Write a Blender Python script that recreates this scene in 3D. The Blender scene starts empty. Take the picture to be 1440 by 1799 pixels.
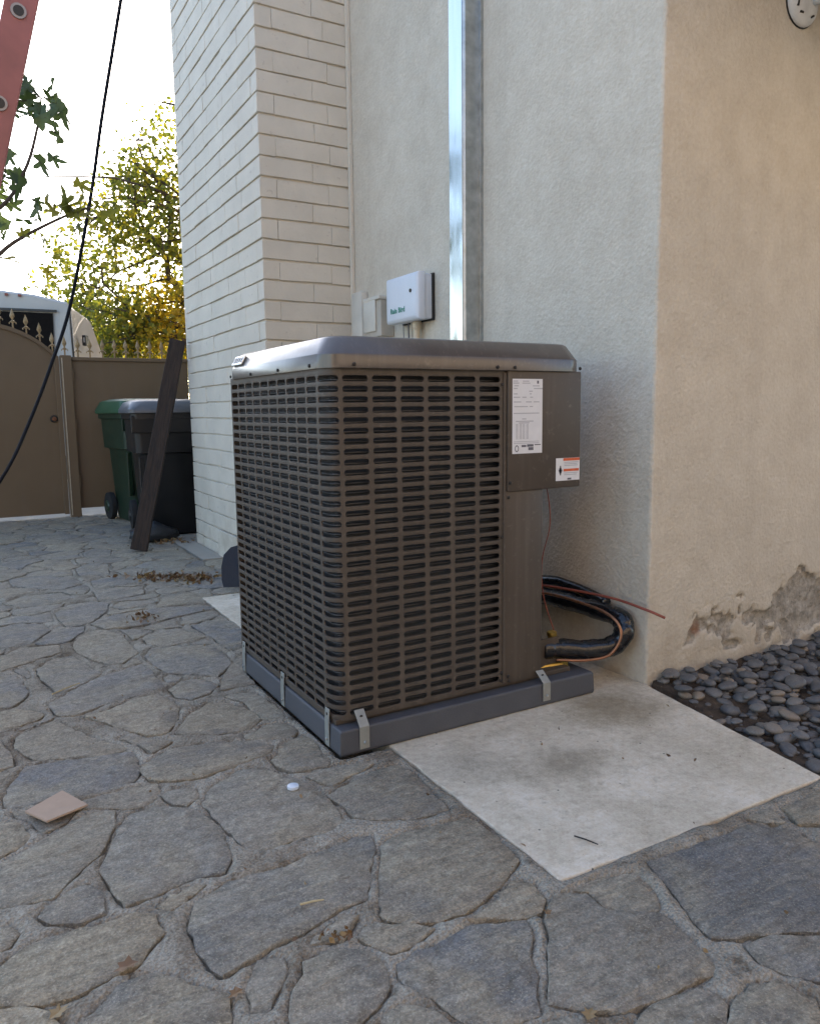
import bpy, bmesh, math, random
import numpy as np
from mathutils import Vector, Matrix, Euler, Quaternion

random.seed(7); rng = np.random.default_rng(11)
scene = bpy.context.scene
col = scene.collection
R = math.radians

# ------------------------------------------------------------------ camera
CAM_H = 0.95
YAW, PITCH, ROLL, FOC = 1.04747, 0.132547, -0.012649, 1352.38
cd = bpy.data.cameras.new('camera'); cam = bpy.data.objects.new('camera', cd); col.objects.link(cam)
fwd = Vector((math.cos(YAW)*math.cos(PITCH), math.sin(YAW)*math.cos(PITCH), -math.sin(PITCH)))
rgt = Vector((math.sin(YAW), -math.cos(YAW), 0)); upv = rgt.cross(fwd)
r2 = rgt*math.cos(ROLL) + upv*math.sin(ROLL); u2 = -rgt*math.sin(ROLL) + upv*math.cos(ROLL)
M = Matrix((r2, u2, -fwd)).transposed().to_4x4(); M.translation = (0, 0, CAM_H)
cam.matrix_world = M
cd.sensor_fit = 'HORIZONTAL'; cd.sensor_width = 36; cd.lens = 36*FOC/1440
cd.clip_start = 0.05; cd.clip_end = 600
scene.camera = cam

# ------------------------------------------------------------------ sky, sun, exposure
SUN_EL, SUN_AZ = R(25), R(66)          # azimuth measured from +x towards +y
world = bpy.data.worlds.new('World'); scene.world = world; world.use_nodes = True
wn = world.node_tree.nodes; wl = world.node_tree.links; wn.clear()
wo = wn.new('ShaderNodeOutputWorld'); bg = wn.new('ShaderNodeBackground'); sk = wn.new('ShaderNodeTexSky')
sk.sky_type = 'NISHITA'; sk.sun_disc = False; sk.sun_elevation = SUN_EL; sk.sun_rotation = math.pi/2 - SUN_AZ
sk.air_density = 1.0; sk.dust_density = 1.6; sk.ozone_density = 1.6; sk.altitude = 0
bg.inputs['Strength'].default_value = 0.15
wl.new(sk.outputs[0], bg.inputs[0]); wl.new(bg.outputs[0], wo.inputs[0])
sd = bpy.data.lights.new('sun', 'SUN'); sd.energy = 2.2; sd.angle = R(0.53); sd.color = (1.0, 0.90, 0.76)
sun = bpy.data.objects.new('sun', sd); col.objects.link(sun)
sv = Vector((math.cos(SUN_EL)*math.cos(SUN_AZ), math.cos(SUN_EL)*math.sin(SUN_AZ), math.sin(SUN_EL)))
sun.rotation_euler = sv.to_track_quat('Z', 'Y').to_euler(); sun.location = (10, 0, 12)
vs = scene.view_settings
vs.view_transform = 'Standard'; vs.look = 'None'; vs.gamma = 1.0; vs.exposure = 1.9; vs.use_curve_mapping = False

# ------------------------------------------------------------------ materials
class NT:
    def __init__(s, name):
        s.m = bpy.data.materials.new(name); s.m.use_nodes = True
        s.t = s.m.node_tree; s.n = s.t.nodes; s.l = s.t.links
        s.b = s.n['Principled BSDF']; s.out = s.n['Material Output']
        s.tc = s.n.new('ShaderNodeTexCoord')
    def setin(s, node, key, v):
        i = node.inputs[key]
        if isinstance(v, bpy.types.NodeSocket): s.l.new(v, i)
        elif isinstance(v, tuple) and len(v) == 3 and i.type == 'RGBA': i.default_value = (*v, 1)
        else: i.default_value = v
    def node(s, kind, **kw):
        nd = s.n.new('ShaderNode'+kind)
        for k, v in kw.items(): setattr(nd, k, v)
        return nd
    def coord(s, space='Object', scale=(1, 1, 1)):
        mp = s.node('Mapping'); s.l.new(s.tc.outputs[space], mp.inputs[0]); mp.inputs['Scale'].default_value = scale
        return mp.outputs[0]
    def world(s, scale=(1, 1, 1)):
        g = s.node('NewGeometry'); mp = s.node('Mapping'); s.l.new(g.outputs['Position'], mp.inputs[0]); mp.inputs['Scale'].default_value = scale
        return mp.outputs[0]
    def noise(s, vec, scale, detail=4, rough=.55, dist=0):
        nd = s.node('TexNoise'); s.l.new(vec, nd.inputs['Vector'])
        nd.inputs['Scale'].default_value = scale; nd.inputs['Detail'].default_value = detail
        nd.inputs['Roughness'].default_value = rough; nd.inputs['Distortion'].default_value = dist
        return nd.outputs['Fac']
    def voro(s, vec, scale, feature='F1', rand=1):
        nd = s.node('TexVoronoi', feature=feature); s.l.new(vec, nd.inputs['Vector']); nd.inputs['Scale'].default_value = scale
        nd.inputs['Randomness'].default_value = rand
        return nd.outputs['Distance']
    def ramp(s, fac, *stops):
        nd = s.node('ValToRGB'); s.setin(nd, 'Fac', fac); e = nd.color_ramp.elements
        while len(e) < len(stops): e.new(.5)
        for i, (p, c) in enumerate(stops):
            e[i].position = p; e[i].color = (c, c, c, 1) if not isinstance(c, tuple) else (*c, 1)
        return nd.outputs[0]
    def mix(s, fac, a, b, mode='MIX'):
        nd = s.node('MixRGB', blend_type=mode); s.setin(nd, 'Fac', fac); s.setin(nd, 'Color1', a); s.setin(nd, 'Color2', b)
        return nd.outputs[0]
    def math(s, op, a, b=0.0, clamp=False):
        nd = s.node('Math', operation=op, use_clamp=clamp); s.setin(nd, 0, a); s.setin(nd, 1, b)
        return nd.outputs[0]
    def bump(s, h, strength=.5, dist=.01, prev=None):
        nd = s.node('Bump'); s.setin(nd, 'Height', h); nd.inputs['Strength'].default_value = strength; nd.inputs['Distance'].default_value = dist
        if prev is not None: s.l.new(prev, nd.inputs['Normal'])
        s.l.new(nd.outputs[0], s.b.inputs['Normal']); return nd.outputs[0]
    def base(s, c): s.setin(s.b, 'Base Color', c); return s
    def rough(s, r): s.setin(s.b, 'Roughness', r); return s
    def set(s, **kw):
        for k, v in kw.items(): s.setin(s.b, k.replace('_', ' '), v)
        return s
MAT = {}
def simple(name, c, rough=.5, metal=0, var=.15, nscale=30, bump=0, bscale=200, coat=0, spec=.5):
    t = NT(name); v = t.coord()
    n = t.noise(v, nscale)
    dark = tuple(x*(1-var) for x in c); lite = tuple(min(1, x*(1+var)) for x in c)
    t.base(t.mix(t.ramp(n, (.3, 0), (.7, 1)), dark, lite))
    t.rough(t.math('ADD', t.math('MULTIPLY', n, .2), rough-.1))
    t.set(Metallic=metal); t.b.inputs['Specular IOR Level'].default_value = spec
    if coat: t.b.inputs['Coat Weight'].default_value = coat; t.b.inputs['Coat Roughness'].default_value = .12
    if bump: t.bump(t.noise(v, bscale, 3), .6, bump)
    MAT[name] = t.m; return t

PAINT = (.64, .582, .485)
def stucco(name, spall=False, streak=True):
    t = NT(name); w = t.world()
    n1 = t.noise(w, 1.3, 4); n2 = t.noise(w, 9, 5, .6)
    c = t.mix(t.ramp(n1, (.35, 0), (.7, 1)), tuple(x*.93 for x in PAINT), tuple(x*1.05 for x in PAINT))
    c = t.mix(t.ramp(n2, (.35, .28), (.62, 0)), c, (.44, .375, .29))
    c = t.mix(.35, c, t.ramp(t.noise(w, 70, 4, .7), (.3, .36), (.7, .64)), 'OVERLAY')
    # rain streaks and splash dirt low on the wall
    st = t.noise(t.world((7, 7, .5)), 1.0, 4, .6)
    c = t.mix(t.math('MULTIPLY', t.ramp(st, (.55, 0), (.8, 1)), .22), c, (.36, .31, .25))
    sx = t.node('SeparateXYZ'); g = t.node('NewGeometry'); t.l.new(g.outputs['Position'], sx.inputs[0])
    low = t.math('MULTIPLY', t.math('SUBTRACT', 1.0, t.math('MULTIPLY', sx.outputs['Z'], 3.2), True), t.ramp(t.noise(w, 6, 5, .65), (.42, 0), (.68, 1)))
    c = t.mix(t.math('MULTIPLY', low, .6), c, (.34, .27, .19))
    vn = t.noise(w, 150, 2, .5); vv = t.voro(w, 75); lump = t.noise(w, 32, 4, .6)
    h = t.math('ADD', t.math('ADD', t.math('MULTIPLY', vn, .4), t.math('MULTIPLY', vv, .5)), t.math('MULTIPLY', lump, 1.15))
    if spall:
        at = t.node('Attribute', attribute_name='spall'); sp = at.outputs['Fac']
        gr = t.mix(t.ramp(t.noise(w, 22, 5, .7), (.38, 0), (.62, 1)), (.26, .24, .205), (.46, .42, .36))
        gr = t.mix(t.ramp(t.noise(w, 60, 3), (.6, 0), (.7, .7)), gr, (.16, .14, .12))
        c = t.mix(t.ramp(sp, (.25, 0), (.5, 1)), c, gr)
        # one rust bleed where a nail sits
        vd = t.node('VectorMath', operation='DISTANCE'); t.l.new(g.outputs['Position'], vd.inputs[0]); vd.inputs[1].default_value = (2.215, 1.8, .165)
        ru = t.ramp(t.math('ADD', vd.outputs['Value'], t.math('MULTIPLY', t.noise(w, 40), .03)), (.022, 1), (.05, 0))
        c = t.mix(ru, c, (.24, .09, .03))
    t.base(c).rough(.88); t.b.inputs['Specular IOR Level'].default_value = .25
    t.bump(h, .8, .0046)
    MAT[name] = t.m
stucco('stucco'); stucco('stucco_spalled', True)

def brickpaint():
    t = NT('painted_brick'); w = t.world(); oi = t.node('ObjectInfo')
    n = t.noise(w, 5, 4); f = t.noise(w, 90, 3)
    c = t.mix(t.ramp(n, (.35, 0), (.7, 1)), tuple(x*.93 for x in PAINT), tuple(x*1.04 for x in PAINT))
    c = t.mix(t.math('MULTIPLY', oi.outputs['Random'], .10), c, (.45, .40, .34))
    sx = t.node('SeparateXYZ'); g = t.node('NewGeometry'); t.l.new(g.outputs['Position'], sx.inputs[0])
    low = t.math('MULTIPLY', t.math('SUBTRACT', 1.0, t.math('MULTIPLY', sx.outputs['Z'], 2.2), True), t.ramp(t.noise(w, 8, 5, .65), (.42, 0), (.62, 1)))
    c = t.mix(t.math('MULTIPLY', low, .5), c, (.36, .29, .20))
    c = t.mix(t.ramp(t.noise(w, 26, 4), (.66, 0), (.72, .5)), c, (.40, .34, .28))
    t.base(c).rough(.7); t.bump(t.math('ADD', t.math('MULTIPLY', t.noise(w, 24, 4), 1.2), t.math('MULTIPLY', f, .35)), .5, .006)
    MAT['painted_brick'] = t.m
brickpaint()

def stone():
    t = NT('flagstone'); w = t.world(); oi = t.node('ObjectInfo'); rnd = oi.outputs['Random']
    off = t.node('VectorMath', operation='ADD'); cb = t.node('CombineXYZ'); t.l.new(rnd, cb.inputs[2])
    sc = t.node('VectorMath', operation='SCALE'); t.l.new(cb.outputs[0], sc.inputs[0]); sc.inputs['Scale'].default_value = 37
    t.l.new(w, off.inputs[0]); t.l.new(sc.outputs[0], off.inputs[1]); v = off.outputs[0]
    a = t.ramp(rnd, (.0, (0.211, 0.186, 0.157)), (.15, (0.322, 0.269, 0.189)), (.3, (0.216, 0.201, 0.178)), (.45, (0.386, 0.320, 0.225)), (.6, (0.193, 0.190, 0.186)), (.75, (0.304, 0.266, 0.205)), (.88, (0.252, 0.226, 0.189)), (1, (0.175, 0.172, 0.171)))
    big = t.noise(v, 5, 6, .62, .8)
    c = t.mix(t.ramp(big, (.38, 0), (.62, .85)), a, (0.318, 0.272, 0.198))
    c = t.mix(t.ramp(t.noise(v, 3.2, 5, .65, .5), (.52, 0), (.66, .75)), c, (0.175, 0.165, 0.148))
    c = t.mix(t.ramp(t.noise(v, 11, 6, .72, 1.5), (.54, 0), (.68, .6)), c, (0.154, 0.122, 0.084))
    mpv = t.node('Mapping'); t.l.new(v, mpv.inputs[0]); rv_ = t.node('CombineXYZ'); t.l.new(t.math('MULTIPLY', rnd, 9.0), rv_.inputs[2]); t.l.new(rv_.outputs[0], mpv.inputs['Rotation']); mpv.inputs['Scale'].default_value = (5, 24, 5)
    cl = t.noise(mpv.outputs[0], 1.6, 6, .72, .8)
    c = t.mix(t.ramp(cl, (.52, 0), (.72, .55)), c, (0.382, 0.335, 0.255))
    mid = t.noise(v, 45, 5, .75); fine = t.noise(v, 170, 3, .7)
    c = t.mix(.65, c, t.ramp(mid, (.30, .28), (.5, .5), (.70, .78)), 'OVERLAY')
    c = t.mix(.75, c, t.ramp(fine, (.28, .30), (.5, .52), (.74, .86)), 'OVERLAY')
    c = t.mix(t.ramp(t.noise(v, 260, 1), (.62, 0), (.70, .6)), c, (0.530, 0.475, 0.378))
    t.base(c).rough(t.math('ADD', t.math('MULTIPLY', big, .25), .62)); t.b.inputs['Specular IOR Level'].default_value = .3
    h = t.math('ADD', t.math('MULTIPLY', cl, 1.3), t.math('ADD', t.math('MULTIPLY', t.noise(v, 14, 6, .68), 1.7), t.math('ADD', t.math('MULTIPLY', mid, .45), t.math('MULTIPLY', fine, .25))))
    t.bump(h, .9, .012)
    MAT['flagstone'] = t.m
stone()

def mortar():
    t = NT('mortar'); w = t.world()
    c = t.mix(t.ramp(t.noise(w, 7, 5, .6), (.36, 0), (.62, 1)), (.25, .217, .167), (.36, .322, .26))
    c = t.mix(t.ramp(t.noise(w, 2.1, 4, .6), (.5, 0), (.7, .7)), c, (.39, .35, .285))
    c = t.mix(t.ramp(t.noise(w, 3.4, 6, .7, .8), (.5, 0), (.62, .8)), c, (.165, .125, .085))
    c = t.mix(t.ramp(t.noise(w, 19, 5, .65), (.56, 0), (.69, .8)), c, (.10, .075, .05))
    f = t.noise(w, 210, 3, .7); vo = t.voro(w, 130)
    c = t.mix(.8, c, t.ramp(f, (.3, .28), (.7, .8)), 'OVERLAY')
    c = t.mix(t.ramp(t.noise(w, 120, 2), (.66, 0), (.72, .7)), c, (.42, .39, .33))
    t.base(c).rough(.92); t.b.inputs['Specular IOR Level'].default_value = .2
    t.bump(t.math('ADD', t.math('MULTIPLY', f, .6), t.math('ADD', vo, t.math('MULTIPLY', t.noise(w, 30, 4), 1.8))), .9, .007)
    MAT['mortar'] = t.m
mortar()

def concrete():
    t = NT('slab_concrete'); w = t.world()
    c = t.mix(t.ramp(t.noise(w, 5, 6, .62, .5), (.34, 0), (.66, 1)), (.55, .475, .36), (.74, .65, .515))
    c = t.mix(t.ramp(t.noise(w, 22, 5, .7), (.52, 0), (.68, .6)), c, (.44, .375, .28))
    def blot(p, r0, r1, colr, amt, sq=(1, 1, 1)):
        nonlocal c
        mp = t.node('Mapping'); t.l.new(w, mp.inputs[0]); mp.inputs['Scale'].default_value = sq
        vd = t.node('VectorMath', operation='DISTANCE'); t.l.new(mp.outputs[0], vd.inputs[0]); vd.inputs[1].default_value = tuple(a*b for a, b in zip(p, sq))
        d = t.math('ADD', vd.outputs['Value'], t.math('MULTIPLY', t.math('SUBTRACT', t.noise(w, 9, 6, .7), .5), .22))
        c = t.mix(t.math('MULTIPLY', t.ramp(d, (r0, 1), (r1, 0)), amt), c, colr)
    blot((1.32, 1.50, 0), .05, .17, (.24, .20, .14), .62, (1, 1.5, 1))
    blot((1.72, 1.72, 0), .06, .22, (.25, .19, .11), .75)
    blot((1.10, 1.62, 0), .02, .16, (.30, .26, .20), .5)
    c = t.mix(.5, c, t.ramp(t.noise(w, 48, 6, .75), (.3, .3), (.5, .5), (.7, .7)), 'OVERLAY')
    c = t.mix(t.ramp(t.noise(t.world((3, 14, 1)), 5, 6, .7, .6), (.54, 0), (.7, .45)), c, (.40, .34, .255))
    c = t.mix(t.ramp(t.voro(w, 75), (.05, .75), (.11, 0)), c, (.22, .19, .15))
    vo = t.voro(w, 17)
    c = t.mix(t.ramp(vo, (.035, .9), (.06, 0)), c, (.07, .065, .06))
    f = t.noise(w, 190, 3, .7)
    c = t.mix(.5, c, t.ramp(f, (.3, .38), (.7, .66)), 'OVERLAY')
    t.base(c).rough(.85); t.b.inputs['Specular IOR Level'].default_value = .3
    t.bump(t.math('ADD', f, t.math('MULTIPLY', t.noise(w, 26, 5, .65), 2)), .5, .003)
    MAT['slab_concrete'] = t.m
concrete()

def soil():
    t = NT('soil'); w = t.world()
    c = t.mix(t.ramp(t.noise(w, 24, 6, .7), (.35, 0), (.65, 1)), (.045, .030, .020), (.115, .082, .055))
    c = t.mix(t.ramp(t.noise(w, 110, 3), (.64, 0), (.7, .8)), c, (.22, .17, .11))
    t.base(c).rough(.95); t.bump(t.noise(w, 60, 6, .7), 1, .02)
    MAT['soil'] = t.m
soil()

def pebble():
    t = NT('beach_pebble'); v = t.world(); oi = t.node('ObjectInfo'); r = oi.outputs['Random']
    c = t.ramp(r, (0, (.060, .062, .068)), (.2, (.125, .12, .115)), (.35, (.085, .086, .092)), (.6, (.15, .145, .138)), (.75, (.095, .098, .108)), (.9, (.19, .175, .155)), (.94, (.27, .21, .15)), (1, (.16, .145, .125)))
    c = t.mix(t.ramp(t.noise(v, 30, 5, .65), (.45, 0), (.7, .5)), c, (.20, .195, .185))
    c = t.mix(.4, c, t.ramp(t.noise(v, 260, 2), (.3, .3), (.7, .7)), 'OVERLAY')
    t.base(c).rough(.55); t.bump(t.noise(v, 160, 3), .3, .002)
    MAT['beach_pebble'] = t.m
pebble()

def acpaint(name, c, rough, coat):
    t = NT(name); v = t.world(); n = t.noise(v, 6, 5, .6)
    cc = t.mix(t.ramp(n, (.4, 0), (.7, .5)), c, tuple(x*1.25 for x in c))
    cc = t.mix(t.ramp(t.noise(v, 45, 4, .7), (.58, 0), (.74, .35)), cc, (.22, .19, .155))
    cc = t.mix(t.math('MULTIPLY', t.ramp(t.noise(t.world((26, 26, 1.2)), 1.0, 4, .6), (.52, 0), (.75, 1)), .22), cc, (.20, .175, .145))
    t.base(cc).rough(t.math('ADD', t.math('MULTIPLY', n, .18), rough-.09))
    t.b.inputs['Coat Weight'].default_value = coat; t.b.inputs['Coat Roughness'].default_value = .18; t.b.inputs['Coat IOR'].default_value = 1.5
    t.bump(t.noise(v, 420, 2), .12, .001)
    MAT[name] = t.m
acpaint('ac_paint', (.068, .053, .041), .50, 0)
acpaint('ac_lid_paint', (.082, .068, .058), .32, .55)

def coil():
    t = NT('coil_fins'); v = t.world()
    wv = t.node('TexWave', wave_type='BANDS', bands_direction='DIAGONAL'); t.l.new(v, wv.inputs['Vector']); wv.inputs['Scale'].default_value = 130
    c = t.mix(wv.outputs['Fac'], (.014, .014, .015), (.060, .060, .064))
    t.base(c).rough(.45).set(Metallic=.3); t.bump(wv.outputs['Fac'], .5, .002)
    MAT['coil_fins'] = t.m
coil()

def wood():
    t = NT('weathered_wood'); v = t.coord(scale=(9, 9, .9))
    n = t.noise(v, 7, 6, .65, .6)
    c = t.mix(t.ramp(n, (.35, 0), (.65, 1)), (.012, .007, .005), (.042, .024, .015))
    c = t.mix(t.ramp(t.noise(t.coord(), 5, 4), (.58, 0), (.75, .4)), c, (.075, .05, .035))
    t.base(c).rough(.8); t.bump(n, .8, .006); MAT['weathered_wood'] = t.m
wood()

def gatepaint():
    t = NT('gate_paint'); v = t.world(); n = t.noise(v, 1.4, 4); st = t.noise(t.world((9, 9, .5)), 1.2, 4)
    c = t.mix(t.ramp(n, (.35, 0), (.7, 1)), (.125, .080, .042), (.150, .098, .054))
    c = t.mix(t.math('MULTIPLY', t.ramp(st, (.5, 0), (.8, 1)), .35), c, (.15, .11, .08))
    t.base(c).rough(.55); t.bump(t.noise(v, 2.5, 2), .25, .03); MAT['gate_paint'] = t.m
gatepaint()

def leafmat(name, stops, trans=.35):
    t = NT(name); at = t.node('Attribute', attribute_name='leafv')
    c = t.ramp(at.outputs['Fac'], *stops)
    t.base(c).rough(.5)
    tr = t.node('BsdfTranslucent'); t.l.new(t.mix(.5, c, (1, 1, .35), 'MULTIPLY'), tr.inputs[0])
    gm = t.mix(1.0, c, (1.9, 1.7, .7), 'MULTIPLY'); t.l.new(gm, tr.inputs[0])
    mx = t.node('MixShader'); mx.inputs[0].default_value = trans
    t.l.new(t.b.outputs[0], mx.inputs[1]); t.l.new(tr.outputs[0], mx.inputs[2]); t.l.new(mx.outputs[0], t.out.inputs[0])
    MAT[name] = t.m
leafmat('leaf_tree', [(0, (.055, .075, .025)), (.4, (.12, .14, .032)), (.7, (.25, .22, .035)), (1, (.45, .33, .04))], .65)
leafmat('leaf_fig', [(0, (.045, .075, .045)), (.6, (.075, .115, .045)), (1, (.22, .20, .03))], .35)
leafmat('leaf_hedge', [(0, (.025, .045, .022)), (1, (.08, .11, .05))], .3)
leafmat('leaf_dry', [(0, (.10, .055, .028)), (.5, (.19, .105, .05)), (1, (.30, .21, .10))], .1)

simple('bark', (.075, .055, .042), .9, bump=.01, bscale=40)
simple('coil_pipe', (.10, .10, .105), .5, .6)
simple('pad_plastic', (.074, .077, .088), .55, var=.12, nscale=8, bump=.0015, bscale=260)
simple('galvanised', (.42, .44, .44), .38, .85, var=.2, nscale=25)
simple('bracket_steel', (.30, .305, .28), .55, .3, var=.15, nscale=25)
simple('screw_dark', (.03, .028, .026), .45, .3)
simple('print_white', (.72, .73, .76), .5, var=.04)
simple('print_ink', (.13, .13, .16), .6, var=.05)
simple('print_grey', (.42, .43, .48), .6, var=.05)
simple('print_orange', (.62, .12, .04), .55, var=.1)
simple('badge_chrome', (.60, .62, .64), .22, .7)
simple('badge_dark', (.02, .025, .05), .35)
simple('black_tape', (.010, .010, .012), .25, var=.3, nscale=60, bump=.004, bscale=22, coat=.3)
simple('copper', (.36, .18, .105), .45, .8, var=.2)
simple('brass', (.55, .38, .10), .35, .9, var=.2)
simple('wire_red', (.26, .07, .045), .5)
simple('box_white', (.66, .70, .76), .4, var=.05, nscale=6)
simple('box_cream', (.60, .57, .50), .5, var=.08, nscale=8)
simple('box_tan', (.44, .40, .34), .55, var=.1, nscale=8)
simple('pvc', (.62, .52, .38), .5, var=.1)
simple('green_ink', (.02, .22, .16), .5)
simple('rust', (.16, .06, .025), .85, var=.4)
simple('fiberglass_red', (.30, .105, .095), .5, var=.15, nscale=10)
simple('aluminium', (.30, .28, .27), .5, .6)
simple('cable_black', (.008, .008, .010), .7, spec=.08)
simple('bin_green', (.010, .028, .014), .45, var=.15, nscale=8)
simple('bin_green_lid', (.030, .085, .040), .42, var=.15, nscale=8)
simple('bin_black', (.007, .007, .008), .42, var=.2, nscale=8)
simple('bin_black_lid', (.10, .105, .115), .38, var=.15, nscale=8)
simple('tyre', (.012, .012, .012), .8)
simple('rv_white', (.42, .39, .35), .4, var=.04, nscale=3)
simple('rv_beige', (.46, .38, .31), .45, var=.05, nscale=3)
simple('window_dark', (.010, .008, .007), .5, var=.2, spec=.03)
simple('finial_gold', (.30, .21, .11), .45, .3, var=.3, nscale=40)
simple('cardboard', (.42, .30, .215), .85, var=.06)
simple('cap_white', (.62, .68, .76), .35, var=.03)
simple('straw', (.50, .40, .23), .8)
simple('twig', (.030, .025, .022), .8)
simple('shovel_blue', (.018, .020, .028), .55, .3, bump=.004, bscale=30)
simple('roof_tile', (.16, .10, .075), .85, var=.3, nscale=20, bump=.02, bscale=20)
simple('fascia', (.42, .35, .26), .6)
simple('drive_concrete', (.36, .325, .27), .9, var=.12, nscale=3)
simple('added_house_stucco', (.485, .372, .258), .9, var=.08, nscale=3, bump=.004, bscale=90)  # walls of the two added houses, toned for warm bounce light
simple('rubber_white', (.62, .62, .60), .5, var=.12, nscale=20)
simple('bag_dark', (.03, .032, .036), .35, bump=.02, bscale=18)

# ------------------------------------------------------------------ mesh helpers
class MB:
    def __init__(s): s.v = []; s.f = []
    def add(s, vs, fs):
        o = len(s.v); s.v += [tuple(v) for v in vs]; s.f += [tuple(i+o for i in f) for f in fs]; return s
    def box(s, lo, hi, rot=None, pivot=None):
        (a, b, c), (d, e, f) = lo, hi
        vs = [Vector(p) for p in ((a,b,c),(d,b,c),(d,e,c),(a,e,c),(a,b,f),(d,b,f),(d,e,f),(a,e,f))]
        if rot is not None:
            pv = Vector(pivot) if pivot else Vector(((a+d)/2, (b+e)/2, (c+f)/2)); vs = [rot @ (q-pv)+pv for q in vs]
        return s.add(vs, [(0,3,2,1),(4,5,6,7),(0,1,5,4),(1,2,6,5),(2,3,7,6),(3,0,4,7)])
    def rings(s, rs, cap0=True, cap1=True):
        n = len(rs[0]); o = len(s.v)
        for r in rs: s.v += [tuple(p) for p in r]
        for k in range(len(rs)-1):
            for i in range(n):
                j = (i+1) % n; s.f.append((o+k*n+i, o+k*n+j, o+(k+1)*n+j, o+(k+1)*n+i))
        if cap0: s.f.append(tuple(o+i for i in reversed(range(n))))
        if cap1: s.f.append(tuple(o+(len(rs)-1)*n+i for i in range(n)))
        return s
    def tube(s, pts, rad, n=8, cap=True):
        pts = [Vector(p) for p in pts]; rs = []
        if not hasattr(rad, '__len__'): rad = [rad]*len(pts)
        t0 = (pts[1]-pts[0]).normalized(); nrm = t0.orthogonal().normalized()
        for i, p in enumerate(pts):
            t = (pts[min(i+1, len(pts)-1)]-pts[max(i-1, 0)]).normalized()
            nrm = (nrm - t*nrm.dot(t)).normalized(); bn = t.cross(nrm)
            rs.append([p + (nrm*math.cos(2*math.pi*k/n)+bn*math.sin(2*math.pi*k/n))*rad[i] for k in range(n)])
        return s.rings(rs, cap, cap)
    def lathe(s, prof, c=(0,0,0), axis='Z', n=16):
        rs = []
        for r, h in prof:
            ring = []
            for k in range(n):
                a = 2*math.pi*k/n; x, y = r*math.cos(a), r*math.sin(a)
                p = {'Z': (x, y, h), 'X': (h, x, y), 'Y': (y, h, x)}[axis]
                ring.append((p[0]+c[0], p[1]+c[1], p[2]+c[2]))
            rs.append(ring)
        return s.rings(rs)
    def build(s, name, mat, parent=None, smooth=False, bevel=0, seg=2, weld=False):
        me = bpy.data.meshes.new(name); me.from_pydata(s.v, [], s.f)
        if weld or bevel:
            bm = bmesh.new(); bm.from_mesh(me)
            if weld: bmesh.ops.remove_doubles(bm, verts=bm.verts, dist=2e-5)
            bmesh.ops.recalc_face_normals(bm, faces=bm.faces)
            if bevel:
                ed = [e for e in bm.edges if len(e.link_faces) == 2 and e.calc_face_angle(0) > .5]
                bmesh.ops.bevel(bm, geom=ed, offset=bevel, segments=seg, affect='EDGES', profile=.5, clamp_overlap=True)
            bm.to_mesh(me); bm.free()
        if smooth: me.polygons.foreach_set('use_smooth', [True]*len(me.polygons))
        if smooth == 'auto' or (bevel and smooth):
            try: me.set_sharp_from_angle(angle=R(38))
            except Exception: pass
        me.materials.append(MAT[mat] if isinstance(mat, str) else mat)
        o = bpy.data.objects.new(name, me); col.objects.link(o)
        if parent: o.parent = parent
        return o
def tag(o, label=None, cat=None, group=None, kind=None):
    if label: o['label'] = label
    if cat: o['category'] = cat
    if group: o['group'] = group
    if kind: o['kind'] = kind
    return o
def empty(name, loc=(0, 0, 0), rz=0):
    o = bpy.data.objects.new(name, None); col.objects.link(o); o.location = loc; o.rotation_euler = (0, 0, rz); o.empty_display_size = .1
    return o
def rel(o, loc):   # shift a thing's geometry so that its parts, built in world metres, hang from an Empty at its base
    for c in o.children: c.location = (c.location[0]-loc[0], c.location[1]-loc[1], c.location[2]-loc[2])
    return o
def spline(pts, n=12):
    pts = [Vector(p) for p in pts]; P = [pts[0]*2-pts[1]]+pts+[pts[-1]*2-pts[-2]]; out = []
    for i in range(1, len(P)-2):
        for k in range(n):
            t = k/n; a, b, c, d = P[i-1], P[i], P[i+1], P[i+2]
            out.append(.5*((2*b)+(c-a)*t+(2*a-5*b+4*c-d)*t*t+(-a+3*b-3*c+d)*t**3))
    out.append(pts[-1]); return out
_NG = {}
def vnoise(x, y, seed=0):     # smooth value noise on numpy arrays
    if seed not in _NG: _NG[seed] = np.random.default_rng(seed).random((128, 128))
    r = _NG[seed]; xi = np.floor(x).astype(int); yi = np.floor(y).astype(int)
    fx = x-xi; fy = y-yi; fx = fx*fx*(3-2*fx); fy = fy*fy*(3-2*fy)
    g = lambda a, b: r[a % 128, b % 128]
    return (g(xi, yi)*(1-fx)+g(xi+1, yi)*fx)*(1-fy)+(g(xi, yi+1)*(1-fx)+g(xi+1, yi+1)*fx)*fy
def fbm(x, y, seed=0, oct=4):
    s = 0; a = .5
    for o in range(oct): s = s+a*vnoise(x*2**o, y*2**o, seed+o); a *= .5
    return s

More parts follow.
